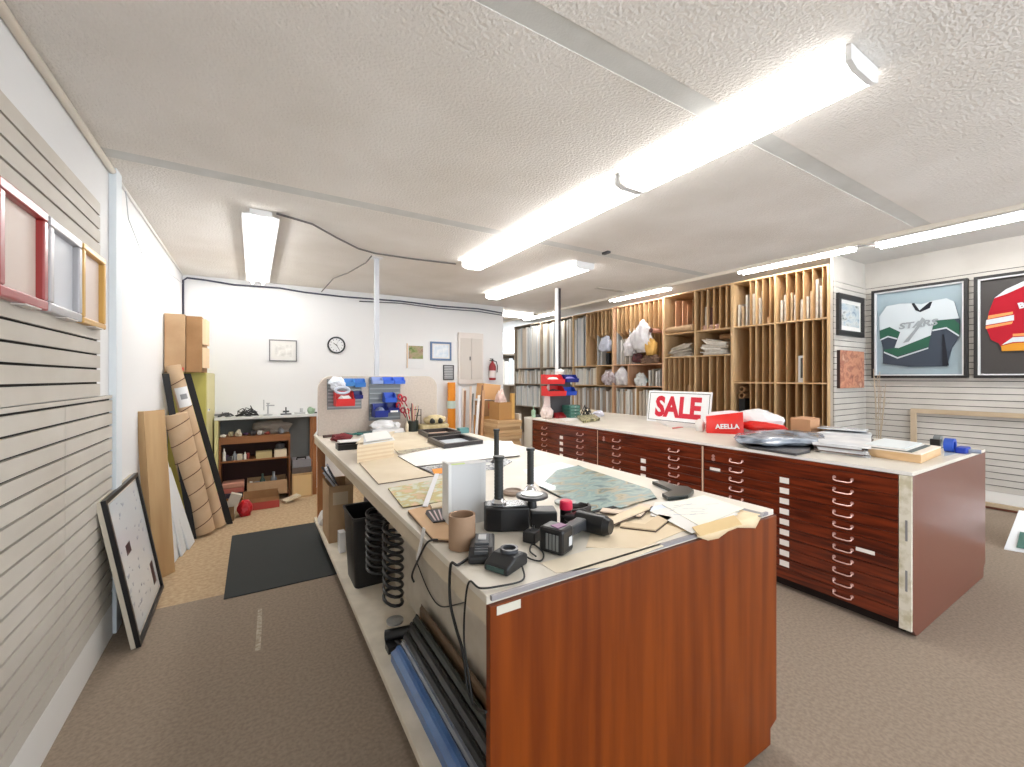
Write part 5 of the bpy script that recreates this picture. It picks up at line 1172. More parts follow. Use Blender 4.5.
tag(MB().blob((.535, 4.14, ZS), (.035, .07, .07), 81, 3, .35).build('crumpled_paper', paper), 'crumpled white paper at the far end of the low shelf', 'paper')
tag(MB().blob((.86, 3.55, ZS), (.09, .15, .32), 83, 3, .3).build('dark_bag', M('bag_dark', (74, 62, 66), .5, rgb2=(46, 40, 46), scale=8)), 'dark plastic bag slumped behind the kraft bag on the low shelf', 'bag')
# waste bin
t = thing('waste_bin', 'black plastic waste bin standing on the low shelf', 'waste bin', (.65, 2.90, ZS))
def taperbox(m, cx, cy, z0, z1, w0, d0, w1, d1, th, r=.03, floor=True):
    def ring(w, d, z, r):
        P = []
        for (sx, sy, a0) in ((1, 1, 0), (-1, 1, PI / 2), (-1, -1, PI), (1, -1, 3 * PI / 2)):
            for k in range(5): a = a0 + PI / 2 * k / 4; P.append((cx + sx * (w / 2 - r) + r * math.cos(a), cy + sy * (d / 2 - r) + r * math.sin(a), z))
        return P
    R0, R1, R2, R3 = ring(w0, d0, z0, r), ring(w1, d1, z1, r), ring(w1 - 2 * th, d1 - 2 * th, z1, r - th / 2), ring(w0 - 2 * th, d0 - 2 * th, z0 + th, r - th / 2)
    n = 20; vs = R0 + R1 + R2 + R3
    fs = []
    for q in range(3): fs += [(q * n + i, q * n + (i + 1) % n, (q + 1) * n + (i + 1) % n, (q + 1) * n + i) for i in range(n)]
    if floor: fs += [tuple(range(n - 1, -1, -1)), tuple(range(3 * n, 4 * n))]
    else: fs += [(3 * n + i, 3 * n + (i + 1) % n, (i + 1) % n, i) for i in range(n)]
    return m.add(vs, fs)
m = MB(); taperbox(m, .640, 2.90, ZS, ZS + .445, .19, .27, .23, .35, .004); m.build('bin', black_p, t, smooth='auto')
m = MB(); taperbox(m, .640, 2.90, ZS + .435, ZS + .452, .238, .358, .242, .362, .009, floor=False); m.build('rim', M('bin_rim', (44, 44, 46), .35), t, smooth='auto')
# bubble wrap and coils above bin
tag(MB().blob((.66, 2.62, .72), (.07, .14, .10), 91, 3, .5, False).build('bubble_wrap', M('bubble', (190, 184, 180), .25, rgb2=(110, 100, 100), scale=30)), 'crumpled clear wrap wedged above the waste bin', 'wrap')
# two hanging black coiled hoses
def coil(x, y, z0, z1, r, n, label, rt=.010):
    pts = []
    for i in range(n * 14 + 1):
        a = i * 2 * PI / 14; z = z1 + (z0 - z1) * i / (n * 14); pts.append((x + r * math.cos(a) * .6, y + r * math.sin(a), z))
    return tag(MB().tube(pts, rt, 7).build('coiled_hose', M('hose_black', (24, 24, 26), .35), smooth=True), label, 'hose', 'coiled air hoses under the table')
coil(.60, 2.48, .40, .74, .08, 9, 'black coiled air hose hanging next to the waste bin', .0085)
coil(.62, 2.20, .34, .74, .075, 9, 'black coiled air hose hanging nearer the camera than the one by the bin', .0085)
tag(MB().tube([(.648, 2.48, .745), (.64, 2.46, .82), (.63, 2.36, .88), (.64, 2.22, .84), (.665, 2.20, .745)], .008, 6).build('hose_link', M('hose_black', (0, 0, 0)), smooth=True), 'short black hose joining the two coiled hoses under the tabletop', 'hose')
# black gun shaped clamp at the far end of the mouldings
t = thing('nail_gun', 'black hand nail gun lying at the end of the blue moulding on the shelf', 'nail gun', (.60, 2.08, ZS))
m = MB(); m.cyl((.56, 2.12, ZS + .04), (.70, 2.06, ZS + .06), .028, 16); m.box(.55, .60, 2.03, 2.09, ZS, ZS + .03); m.cyl((.60, 2.10, ZS + .02), (.62, 2.00, ZS + .02), .017, 10); m.build('body', black_p, t, smooth='auto')
MB().lathe([(0, 0), (.04, 0), (.042, .012), (0, .016)], (.61, 2.13, ZS + .09), 20).build('cap', M('cap_grey', (150, 150, 146), .35), t, smooth='auto')
# mouldings lying along the shelf
def mould(name, label, x0, x1, z0, z1, y0, y1, mat, prof=None, skew=0.0):
    m = MB(); P = [(x0, z0), (x1, z0), (x1, z1 - .01), (x1 - .008, z1), (x0 + (x1 - x0) * .55, z1), (x0 + (x1 - x0) * .4, z1 - .012), (x0, z1 - .022)]
    m.prism(P, y0, y1, 'y')
    for v in m.v: v.x += skew * (v.y - y0)
    return tag(m.build(name, mat), label, 'moulding')
mould('frame_moulding', 'long blue frame moulding lying on the low shelf, outermost of the bundle', .548, .60, ZS, ZS + .062, .95, 1.98, M('mould_blue', (76, 116, 170), .3, rgb2=(56, 92, 146), scale=5))
mould('frame_moulding', 'silver frame moulding lying against the blue one', .602, .622, ZS, ZS + .075, .95, 2.0, M('mould_silver', (176, 180, 186), .25, metal=.7))
mould('frame_moulding', 'black frame moulding next to the silver one', .624, .652, ZS, ZS + .082, .95, 2.04, M('mould_black', (34, 34, 34), .3))
mould('frame_moulding', 'wider black frame moulding in the middle of the dark bundle', .654, .690, ZS, ZS + .095, .95, 2.08, M('mould_black', (0, 0, 0)))
mould('frame_moulding', 'dark green black frame moulding leaning close to the beige side panel', .692, .722, ZS, ZS + .115, .95, 2.10, M('mould_green', (44, 50, 44), .4))
mould('frame_moulding', 'brown frame moulding standing tallest against the beige side panel', .735, .750, ZS, ZS + .15, .95, 2.12, M('mould_brown', (110, 88, 66), .5))
# cords from the chargers down the table side
blk = M('cord_black', (20, 20, 20), .4)
e1 = G(461, 563, Z)
def cord(pts, label, r=.0032):
    # smooth the polyline
    P = [Vector(p) for p in pts]; out = []
    for i in range(len(P) - 1):
        p0, p1, p2, p3 = P[max(i - 1, 0)], P[i], P[i + 1], P[min(i + 2, len(P) - 1)]
        for k in range(8):
            t_ = k / 8; out.append(.5 * ((2 * p1) + (-p0 + p2) * t_ + (2 * p0 - 5 * p1 + 4 * p2 - p3) * t_ ** 2 + (-p0 + 3 * p1 - 3 * p2 + p3) * t_ ** 3))
    out.append(P[-1]); return tag(MB().tube(out, r, 6).build('power_cord', blk, smooth=True), label, 'cord')
xo = IX0 - .006
cord([(G(470, 559, Z)[0], G(470, 559, Z)[1], Z + .006), (*G(458, 567, Z)[:2], Z + .006), (xo - .004, onX(452, 576, xo)[1], Z + .004), onX(450, 600, xo - .004), onX(456, 628, xo - .002), onX(463, 652, xo), onX(468, 690, xo), onX(477, 708, xo - .0), onX(486, 712, xo)], 'thick black cord dropping from the long charger down the table side', .0042)
cord([(*G(522, 573, Z)[:2], Z + .02), (*G(523, 582, Z)[:2], Z + .006), (*G(500, 588, Z)[:2], Z + .005), (*G(480, 590, Z)[:2], Z + .005), (xo - .002, onX(470, 592, xo)[1], Z + .004), onX(465, 605, xo - .002), onX(464, 640, xo - .004), onX(468, 670, xo - .006), onX(473, 705, xo - .004)], 'thin black cord from the round socket charger over the table edge', .0028)
cord([(*G(450, 538, Z)[:2], Z + .006), (*G(440, 541, Z)[:2], Z + .006), (xo - .001, onX(428, 545, xo)[1], Z + .004), onX(418, 560, xo - .003), onX(412, 575, xo), onX(414, 582, xo)], 'short black cord slipping over the edge under the thick tan board', .0036)
cord([(*G(522, 556, Z)[:2], Z + .01), (*G(530, 560, Z)[:2], Z + .004), (*G(541, 562, Z)[:2], Z + .004), (*G(543, 554, Z)[:2], Z + .004), (*G(533, 546, Z)[:2], Z + .006), (*G(530, 552, Z)[:2], Z + .004), (*G(536, 559, Z)[:2], Z + .008)], 'black cord looped on the tabletop between the chargers and the drill', .0026)
cord([onX(416, 560, .774), onX(428, 590, .774), onX(440, 606, .774), onX(458, 604, .774), onX(470, 600, .774)], 'thin dark cord drooping against the beige side panel under the tabletop', .0028)
# ================================================================= BACK LEFT BENCH
t = thing('side_bench', 'pale topped side bench against the back wall beside the yellow cabinet', 'bench', (.16, 6.15, 0))
B(-.385, .705, 5.98, 6.345, 1.005, 1.035).build('top', M('bench_top', (214, 216, 214), .5), t, bevel=.002)
B(-.383, -.345, 5.985, 6.345, .001, 1.0045).build('side_panel', yel_l, t)
B(.655, .70, 5.985, 6.03, .001, 1.0045).build('leg', M('leg_wood', (0, 0, 0)), t); B(.655, .70, 6.29, 6.335, .001, 1.0045).build('leg', M('leg_wood', (0, 0, 0)), t)
B(-.344, .654, 6.325, 6.344, .25, 1.0045).build('back_panel', M('bench_back', (112, 116, 116), .8), t)
t = thing('bookcase', 'low brown bookcase crammed with small parts under the side bench', 'bookcase', (.02, 6.1, 0))
bw = M('bookcase_wood', (150, 100, 58), .6, rgb2=(128, 80, 44), scale=3, stretch=(.5, 4, 4)); bd = M('bookcase_dark', (62, 30, 24), .7)
m = MB(); m.box(-.340, -.322, 5.99, 6.32, .001, .80); m.box(.382, .40, 5.99, 6.32, .001, .80); m.build('side', bw, t)
B(-.3215, .3815, 5.99, 6.32, .76, .80).build('top', bw, t); B(-.3215, .3815, 5.985, 5.9895, .72, .80).build('front_rail', bw, t)
for z in (.50, .06): B(-.3215, .3815, 5.99, 6.305, z, z + .02).build('shelf', bw, t)
B(-.3215, .3815, 6.306, 6.32, .001, .7595).build('back', bd, t)
rr = random.Random(8)
pal = [(226, 222, 214), (200, 190, 170), (60, 56, 60), (150, 60, 50), (120, 124, 130), (206, 190, 150), (86, 60, 90), (230, 226, 220), (70, 90, 84)]
kinds = ['bottle', 'jar', 'small_box', 'tin']
def bench_item(x, y, z, k, c, lab, grp, sc=1.0):
    m = MB(); w = rr.uniform(.018, .03) * sc; h = rr.uniform(.05, .11) * sc
    if k == 'small_box': m.box(x - w * 1.3, x + w * 1.3, y - w, y + w, z, z + h * .7)
    elif k == 'bottle': m.lathe([(0, 0), (w * .8, 0), (w * .8, h * .9), (w * .35, h * 1.1), (w * .35, h * 1.35), (0, h * 1.35)], (x, y, z), 14)
    else: m.lathe([(0, 0), (w, 0), (w, h * .6), (w * .9, h * .65), (0, h * .65)], (x, y, z), 14)
    return tag(m.build(k, M('item_%d' % c, pal[c], .5), smooth='auto'), lab, k.replace('_', ' '), grp)
gA = 'small parts on the middle bookcase shelf'
for i in range(10):
    k = kinds[(i * 3) % 4]; bench_item(-.29 + i * .026, 6.03 + .05 * (i % 2), .5206, k, (0, 6, 2, 7, 4, 0, 1, 2, 7, 3)[i], '%s among the clutter on the middle shelf of the low bookcase' % k.replace('_', ' '), gA + ' ' + k)
t = thing('sorting_tray', 'open cream compartment tray on the middle shelf of the low bookcase', 'tray', (.13, 6.05, .5206))
m = MB(); m.box(.03, .20, 6.0, 6.12, .5206, .526); m.box(.03, .20, 6.0, 6.004, .526, .60); m.box(.03, .20, 6.116, 6.12, .526, .60); m.box(.03, .034, 6.004, 6.116, .526, .60); m.box(.196, .20, 6.004, 6.116, .526, .60); m.build('tray', M('tray_olive', (186, 170, 124), .6), t)
tag(B(.225, .36, 6.0, 6.12, .5206, .61).build('carton', M('carton_cream', (214, 200, 176), .7)), 'cream carton at the bench leg end of the middle bookcase shelf', 'carton')
tag(MB().blob((.29, 6.06, .6105), (.05, .04, .05), 101, 2, .4).build('cable_bundle', dgrey), 'grey cable bundle on top of the cream carton in the bookcase', 'cable')
gB = 'scraps along the top of the bookcase'
for i in range(9):
    x = -.30 + i * .075; m = MB().blob((x, 6.05 + .06 * (i % 2), .8006), (.032, .03, .02 + .012 * (i % 3)), i + 110, 2, .5)
    tag(m.build('scrap', M('item_%d' % ((i * 5) % 9), pal[(i * 5) % 9], .6)), 'small scrap lying along the top of the low bookcase under the bench', 'scrap', gB)
tag(MB().blob((.20, 6.14, .8006), (.20, .09, .10), 140, 3, .4).build('grey_cloth', M('cloth_greybrown', (130, 122, 114), .9)), 'crumpled grey brown cloth on top of the low bookcase', 'cloth')
# bottom of bookcase
t = thing('carton', 'long open kraft carton in the bottom of the low bookcase', 'carton', (.17, 6.0, .0806)); m = MB(); x0, x1, y0, y1 = -.06, .36, 5.93, 6.25
m.box(x0, x1, y0, y1, .0806, .085); m.box(x0, x1, y0, y0 + .004, .085, .25); m.box(x0, x1, y1 - .004, y1, .085, .25); m.box(x0, x0 + .004, y0 + .004, y1 - .004, .085, .25); m.box(x1 - .004, x1, y0 + .004, y1 - .004, .085, .25); m.build('box', kraft, t)
for i in range(6):
    x = -.02 + i * .06; bench_item(x, 6.06, .0856, kinds[i % 2], (7, 4, 8, 2, 4, 7)[i], '%s standing in the long open kraft carton' % kinds[i % 2], 'things in the long kraft carton ' + kinds[i % 2], 2.0)
tag(MB().lathe([(0, 0), (.06, 0), (.06, .15), (.065, .16), (0, .16)], (-.015, 5.86, .235), 20).build('white_tub', white_p, smooth='auto'), 'white tub on the front of the kraft carton', 'tub') if False else None
for i, z in enumerate((.0806, .14, .20)):
    tag(B(-.31, -.09, 5.99, 6.2, z, z + .055).build('folded_pile', M('fold_%d' % i, [(70, 60, 76), (190, 110, 100), (206, 150, 130)][i], .8), bevel=.01), ['dark folded cloth at the bottom of the pile in the bookcase', 'pink folded cloth in the middle of the pile in the bookcase', 'pale pink folded cloth on top of the pile in the bookcase'][i], 'cloth')
# floor boxes in front
t = thing('carton', 'flat open carton on the carpet in front of the bookcase', 'carton', (.12, 5.75, 0))
m = MB(); x0, x1, y0, y1 = -.10, .26, 5.62, 5.90
m.box(x0, x1, y0, y1, .001, .005); m.box(x0, x1, y0, y0 + .004, .005, .13); m.box(x0, x1, y1 - .004, y1, .005, .16); m.box(x0, x0 + .004, y0 + .004, y1 - .004, .005, .14); m.box(x1 - .004, x1, y0 + .004, y1 - .004, .005, .14); m.build('box', kraft_d, t)
B(-.02, .262, 5.612, 5.619, .004, .085).build('red_side', M('box_red', (176, 70, 60), .6), t)
t = thing('carton', 'small dark brown carton on the carpet with papers sticking out', 'carton', (-.27, 5.45, 0))
x0, x1, y0, y1 = -.375, -.17, 5.32, 5.52; m = MB(); m.box(x0, x1, y0, y1, .001, .005); m.box(x0, x1, y0, y0 + .004, .005, .15); m.box(x0, x1, y1 - .004, y1, .005, .15); m.box(x0, x0 + .004, y0 + .004, y1 - .004, .005, .15); m.box(x1 - .004, x1, y0 + .004, y1 - .004, .005, .15); m.build('box', M('carton_brown', (128, 98, 66), .8), t)
m = MB(); m.T = Matrix.Translation((-.24, 5.40, .01)) @ Matrix.Rotation(.35, 4, 'Y'); m.box(-.05, .05, -.03, .04, 0, .27)
tag(m.build('paper_booklet', M('booklet', (206, 196, 180), .7)), 'pale booklet leaning in the small dark brown carton', 'booklet')
tag(MB().blob((-.32, 5.46, .006), (.045, .04, .16), 150, 2, .3).build('pink_wrap', M('wrap_pink', (206, 150, 134), .6)), 'pinkish wrapped bundle in the small dark brown carton', 'bundle')
tag(MB().blob((-.075, 5.46, .001), (.07, .075, .10), 151, 3, .25).build('red_bag', M('bag_red', (190, 30, 44), .3)), 'glossy red bag lying on the carpet beside the small brown carton', 'bag')
m = MB(); m.T = Matrix.Translation((.40, 5.80, .03)) @ Matrix.Rotation(-.25, 4, 'Y') @ Matrix.Rotation(.3, 4, 'Z'); m.box(-.09, .09, -.07, .07, 0, .02)
tag(m.build('white_booklet', cream_paper), 'white booklet lying on the carpet at the end of the bookcase', 'booklet')
t = thing('wooden_crate', 'pale plywood crate on the carpet under the side bench, by its leg', 'crate', (.52, 6.05, 0))
B(.415, .645, 5.93, 6.22, .001, .30).build('body', plw, t); m = MB(); m.box(.43, .63, 5.9285, 5.9298, .02, .28); m.build('front_board', M('ply_face', (216, 186, 136), .6), t)
m = MB(); m.box(.415, .645, 5.922, 5.9283, .28, .30).box(.415, .645, 5.922, 5.9283, .001, .02).box(.415, .43, 5.922, 5.9283, .02, .28).box(.63, .645, 5.922, 5.9283, .02, .28); m.build('edge_batten', plw, t)
t = thing('tool_case', 'grey tool case with a black handle sitting on the plywood crate', 'case', (.52, 6.05, .3008))
B(.415, .64, 5.95, 6.20, .3008, .37).build('base', M('case_brown', (96, 84, 78), .5), t, bevel=.006); B(.42, .635, 5.955, 6.195, .3708, .47).build('lid', M('case_grey', (134, 134, 140), .5), t, bevel=.01)
MB().tube([(.47, 5.97, .471), (.47, 5.95, .50), (.57, 5.95, .50), (.57, 5.97, .471)], .010, 6).build('handle', black_p, t, smooth=True)
# on top of the bench
def scribble(cx, cy, z, rx, ry, h, n, seed, r, nm, mat, lab, cat):
    q = random.Random(seed); P = []
    for i in range(n):
        a = i * .7 + q.uniform(-.4, .4); k = q.uniform(.25, 1); P.append((cx + rx * k * math.cos(a), cy + ry * k * math.sin(a), z + r + q.random() * h * (1.05 - k ** 2)))
    return tag(MB().tube(P, r, 5).build(nm, mat, smooth=True), lab, cat)
scribble(-.06, 6.10, 1.0355, .13, .09, .13, 70, 5, .005, 'cable_heap', black_p, 'heap of tangled black cables on the side bench', 'cables')
scribble(-.28, 6.12, 1.0355, .09, .1, .05, 30, 6, .006, 'cable_heap', dgrey, 'low grey tangle of wire beside the yellow cabinet on the side bench', 'cables')
def bt(px): return onY(px, 410, 6.08)[0]
x = bt(268); tag(MB().lathe([(0, 0), (.05, 0), (.05, .012), (.01, .02), (.008, .14), (.02, .145), (.02, .155), (0, .155)], (x, 6.08, 1.0355), 16).box(x - .02, x + .07, 6.07, 6.09, 1.15, 1.165).box(x - .05, x - .04, 6.07, 6.09, 1.1, 1.23).build('drill_stand', M('stand_grey', (170, 172, 176), .4), smooth='auto'), 'small pale pillar stand on the middle of the side bench', 'stand')
x = bt(286); tag(MB().box(x - .06, x + .06, 6.05, 6.13, 1.0355, 1.05).cyl((x, 6.09, 1.05), (x, 6.09, 1.13), .008, 8).box(x - .035, x + .035, 6.08, 6.10, 1.065, 1.085).build('bench_vice', dgrey, smooth='auto'), 'small dark clamp standing on the side bench', 'clamp')
x = bt(300); tag(MB().box(x - .06, x + .06, 6.05, 6.15, 1.0355, 1.06).lathe([(0, .0), (.02, .0), (.02, .05), (0, .05)], (x + .02, 6.1, 1.06), 12).build('white_charger', lgrey, smooth='auto'), 'pale grey flat charger on the side bench near its end', 'charger')
x = bt(311); tag(MB().blob((x, 6.08, 1.0355), (.045, .05, .05), 160, 2, .4).build('green_sponge', M('sponge_green', (150, 176, 150), .8)), 'pale green sponge near the bench end', 'sponge')
x = bt(315); tag(MB().box(x - .03, x + .03, 6.12, 6.2, 1.0355, 1.05).build('black_tin', black_p), 'small black tin at the very end of the side bench', 'tin')
x = bt(243); tag(MB().box(x - .32, x - .16, 6.26, 6.33, 1.0355, 1.06).build('long_case', grey), 'long grey case behind the low wire tangle on the side bench', 'case')
# bag hanging on the bench leg
tag(MB().blob((.735, 5.93, .62), (.035, .05, .12), 170, 3, .3, False).build('tool_pouch', M('pouch', (120, 84, 72), .7, rgb2=(70, 50, 50), scale=14)), 'brown tool pouch hanging from the bench leg beside the work table', 'pouch')
m = MB(); m.T = Matrix.Translation((.70, 5.93, .80)) @ Matrix.Rotation(.6, 4, 'Y'); m.cyl((0, 0, -.05), (0, 0, .08), .018, 10)
tag(m.build('white_roll', white_p, smooth='auto'), 'small white roll stuck above the tool pouch at the bench leg', 'roll')
# ================================================================= CARTONS BEHIND THE WORK TABLE
def carton(label, x0, x1, y0, y1, z0, z1, mat, tilt=0.0, name='cardboard_carton', grp=None, tape=True, rot=0.0):
    cx, cy = (x0 + x1) / 2, (y0 + y1) / 2; t = thing(name, label, 'carton', (cx, cy, z0), grp)
    m = MB(); m.box(x0, x1, y0, y1, z0, z1); m.build('box', mat, t, bevel=.003)
    if tape: m = MB(); m.box(cx - .025, cx + .025, y0 - .001, y0 - .0002, z0 + (z1 - z0) * .55, z1); m.build('tape', M('tape_brown2', (176, 140, 96), .3), t)
    if tilt or rot: t.rotation_euler = (0, tilt, rot)
    return t
carton('lowest carton of the stack behind the work table', 2.86, 3.20, 5.50, 5.78, .001, .45, kraft)
carton('carton on top of the lowest one behind the work table', 2.85, 3.19, 5.50, 5.78, .452, .94, M('kraft_ochre', (190, 140, 78), .85))
carton('carton printed in red, under the tilted one behind the work table', 2.86, 3.16, 5.50, 5.76, .942, 1.16, kraft_d)
B(2.95, 3.10, 5.4975, 5.4988, 1.05, 1.13).build('red_print', M('print_redbrown', (176, 84, 60), .7), bpy.data.objects['cardboard_carton.004'] if 'cardboard_carton.004' in bpy.data.objects else None)
t = carton('plain carton tipped askew on the very top of the stack behind the work table', 2.86, 3.14, 5.50, 5.74, 1.178, 1.41, M('kraft_bright', (214, 166, 116), .85), tilt=.10, tape=False)
tag(MB().blob((3.08, 5.47, .99), (.05, .02, .06), 175, 2, .4).build('white_label', paper), 'torn white paper on the front of the red printed carton', 'paper')
# flattened boxes
t = thing('flattened_boxes', 'stack of flattened kraft boxes beside the end of the flat file counter', 'boxes', (2.93, 5.0, 0))
for i in range(22):
    dx = R.uniform(-.015, .015); dy = R.uniform(-.02, .02)
    B(2.76 + dx, 3.14 + dx, 4.90 + dy, 5.30 + dy, .001 + i * .042, .001 + i * .042 + .039).build('flattened_box', [M('kraft_a', (204, 170, 126), .85), M('kraft_b', (192, 156, 112), .85)][i % 2], t)
zt_ = .001 + 22 * .042
x0, x1, y0, y1 = 2.86, 3.06, 5.02, 5.30
t = thing('cardboard_carton', 'tall narrow open carton standing on the flattened boxes', 'carton', (2.96, 5.16, zt_ + .001)); m = MB(); z0 = zt_ + .001; z1 = z0 + .24
m.box(x0, x1, y0, y1, z0, z0 + .004); m.box(x0, x1, y0, y0 + .004, z0 + .004, z1); m.box(x0, x1, y1 - .004, y1, z0 + .004, z1); m.box(x0, x0 + .004, y0 + .004, y1 - .004, z0 + .004, z1); m.box(x1 - .004, x1, y0 + .004, y1 - .004, z0 + .004, z1); m.build('box', M('kraft_amber', (176, 132, 80), .85), t)
tag(MB().blob((2.95, 5.14, z0 + .10), (.07, .08, .18), 180, 3, .4).build('crumpled_packing', M('packing', (226, 206, 196), .6, rgb2=(196, 160, 150), scale=10)), 'pinkish white crumpled packing bulging out of the tall narrow carton', 'packing')
tag(B(3.08, 3.13, 5.05, 5.10, zt_ + .001, zt_ + .36).build('cardboard_post', M('post_amber', (204, 160, 90), .8)), 'ochre cardboard corner post standing on the flattened boxes', 'post')
tag(B(3.165, 3.20, 4.99, 5.5, .001, 1.0).build('pale_board', M('pale_board', (222, 212, 196), .7)), 'pale upright board wedged between the flattened boxes and the counter end', 'board')
# orange tube and leaning lengths
ox = onY(451.5, 400, 6.22)[0]
t = thing('mailing_tube', 'tall orange mailing tube standing against the back wall near the grille', 'tube', (ox, 6.22, 0)); MB().cyl((ox, 6.22, .001), (ox, 6.22, 1.43), .062, 20).build('tube', orange_m, t, smooth='auto')
MB().cyl((ox, 6.22, 1.02), (ox, 6.22, 1.14), .0635, 20).build('label_band', M('label_tealwhite', (206, 224, 214), .6), t, smooth='auto')
rr = random.Random(12)
lc = [(226, 226, 236), (150, 110, 80), (236, 220, 206), (90, 90, 84), (206, 180, 160), (240, 238, 236), (130, 96, 72), (216, 196, 176), (196, 150, 110)]
nm9 = ['pale lilac', 'brown', 'cream', 'dark grey', 'pinkish tan', 'white', 'dark brown', 'light tan', 'orange brown']
for i in range(9):
    px = 459.5 + i * 2.5; top = [386, 390, 388, 392, 386, 394, 384, 404, 390][i]; Yb = 5.30 - .012 * i
    a = onY(px, 430, Yb); b = onY(px + [0, 3, -1, 6, 1, 7, 8, 0, 4][i], top, Yb + .10 + .03 * (i % 4))
    m = MB(); board(m, (a[0], Yb, .003), (1, 0, 0), (b[0] - a[0], b[1] - Yb, b[2]), .022 + .008 * (i % 3), b[2], .010)
    tag(m.build('wood_length', M('length_%d' % i, lc[i], .6)), '%s length of moulding standing among others beside the orange tube' % nm9[i], 'moulding length')
# ================================================================= THINGS ON THE FLAT FILE COUNTER
def gz(px, py): return G(px, py, Z)
# SALE sign
sy0, sy1 = 3.70, 2.83; sx = 4.26
t = thing('sale_sign', 'white SALE sign with thick red letters propped on the cream worktop', 'sign', (sx, (sy0 + sy1) / 2, Z))
tl = math.radians(8)
SR = Matrix.Translation((sx, sy0, Z)) @ Matrix.Rotation(0, 4, 'Z') @ Matrix(((0, math.sin(tl), -math.cos(tl), 0), (-1, 0, 0, 0), (0, math.cos(tl), math.sin(tl), 0), (0, 0, 0, 1)))
SW, SH = sy0 - sy1, .385
m = MB(); m.T = SR; m.box(0, SW, 0, SH, -.006, 0); m.build('board', M('sign_white', (244, 246, 248), .4), t)
m = MB(); m.T = SR; k = .022
for (a, b, c, d) in ((k, SW - k, SH - k - .006, SH - k), (k, SW - k, k, k + .006), (k, k + .006, k + .006, SH - k - .006), (SW - k - .006, SW - k, k + .006, SH - k - .006)): m.box(a, b, c, d, .0003, .0012)
m.build('border_line', black_p, t)
text_mesh('SALE', .33, M('sale_red', (206, 24, 52), .5), 'lettering', t, SR @ Matrix.Translation((SW / 2, .082, .0015)), ext=.0008, bold=.014, xs=.90)

B(sx + .062, sx + .07, (sy0 + sy1) / 2 - .05, (sy0 + sy1) / 2 + .05, Z, Z + .22).build('back_stay', kraft, t)
# flat white sheets in front of sign
def csheet(name, label, cat, pts, th, mat, z=Z, grp=None): return sheet(name, label, cat, pts, z, th, mat, grp)
csheet('white_sheet', 'white sheet lying right in front of the SALE sign', 'sheet', [(654, 419), (668, 425), (714, 427), (704, 422.5)], .02, paper)
csheet('red_pencil', 'thin red pencil lying on the worktop in front of the SALE sign', 'pencil', [(672, 427.5), (672.5, 428.4), (699, 424.6), (698.5, 424)], .007, M('pencil_red', (196, 90, 80), .5))
tag(MB().blob((*gz(700, 431)[:2], Z), (.05, .05, .07), 200, 3, .2).build('white_pouch', paper), 'small white pouch between the SALE sign and the red bag', 'pouch')
# red carrier bag
a = Vector(gz(707, 433)); b = Vector(gz(744, 434.5)); e = (b - a); L = e.length; e.normalize(); n = Vector((-e.y, e.x, 0)) 
if n.x < 0: n = -n
t = thing('carrier_bag', 'red carrier bag with white lettering lying folded next to the SALE sign', 'bag', (a + b)[:] and ((a.x + b.x) / 2, (a.y + b.y) / 2, Z))
up = Vector((0, 0, 1)); hgt = .20
def quad_slab(m, P, off):
    m.add([p for p in P] + [p + off for p in P], [(0, 3, 2, 1), (4, 5, 6, 7), (0, 1, 5, 4), (1, 2, 6, 5), (2, 3, 7, 6), (3, 0, 4, 7)]); return m
f0, f1 = a, b; lean = n * .06
m = MB(); vs = []
nu, nv = 9, 6; q = random.Random(2)
for i in range(nu + 1):
    for j in range(nv + 1):
        u, v = i / nu, j / nv
        hh = hgt * (.80 + .25 * u) if j == nv else hgt * (.80 + .25 * u)
        vs.append(a + e * (L * u) + up * (hh * v) + lean * v - n * (.03 * math.sin(PI * v) * math.sin(PI * u) + q.uniform(-.003, .003)))
m.add(vs, [(i * (nv + 1) + j, (i + 1) * (nv + 1) + j, (i + 1) * (nv + 1) + j + 1, i * (nv + 1) + j + 1) for i in range(nu) for j in range(nv)])
back = [a + n * .16, b + n * .16]
k0 = len(vs)
m.add([a + lean + up * hgt * .8, b + lean + up * hgt * 1.05, b + n * .13 + up * hgt * .9, a + n * .13 + up * hgt * .8, a, b, b + n * .16, a + n * .16],
      [(0, 1, 2, 3), (1, 5, 6, 2), (0, 3, 7, 4), (2, 6, 7, 3), (4, 5, 6, 7)])
m.build('bag', M('bag_brightred', (226, 42, 34), .4), t, smooth='auto')
Fx = e; Fy = (up * hgt + lean).normalized(); Fz = Fx.cross(Fy)
Mt = Matrix(((Fx.x, Fy.x, Fz.x, 0), (Fx.y, Fy.y, Fz.y, 0), (Fx.z, Fy.z, Fz.z, 0), (0, 0, 0, 1)))
pos = a + e * (L * .55) + Fy * .055 - n * .036
text_mesh('AEELLA', .062, white_p, 'lettering', t, Matrix.Translation(pos) @ Mt @ Matrix.Rotation(.04, 4, 'Z'), ext=.001, bold=.002, xs=1.0)
m = MB(); P = [a + lean * .9 + up * hgt * .80 + n * .012, b + lean + up * hgt * 1.04 + n * .012, b + lean + up * hgt * 1.10 - e * .1 + n * .03, a + lean + up * hgt * 1.0 + e * .05 + n * .03]
quad_slab(m, P, n * .02).build('lining', M('lining_pink', (246, 226, 226), .5), t)
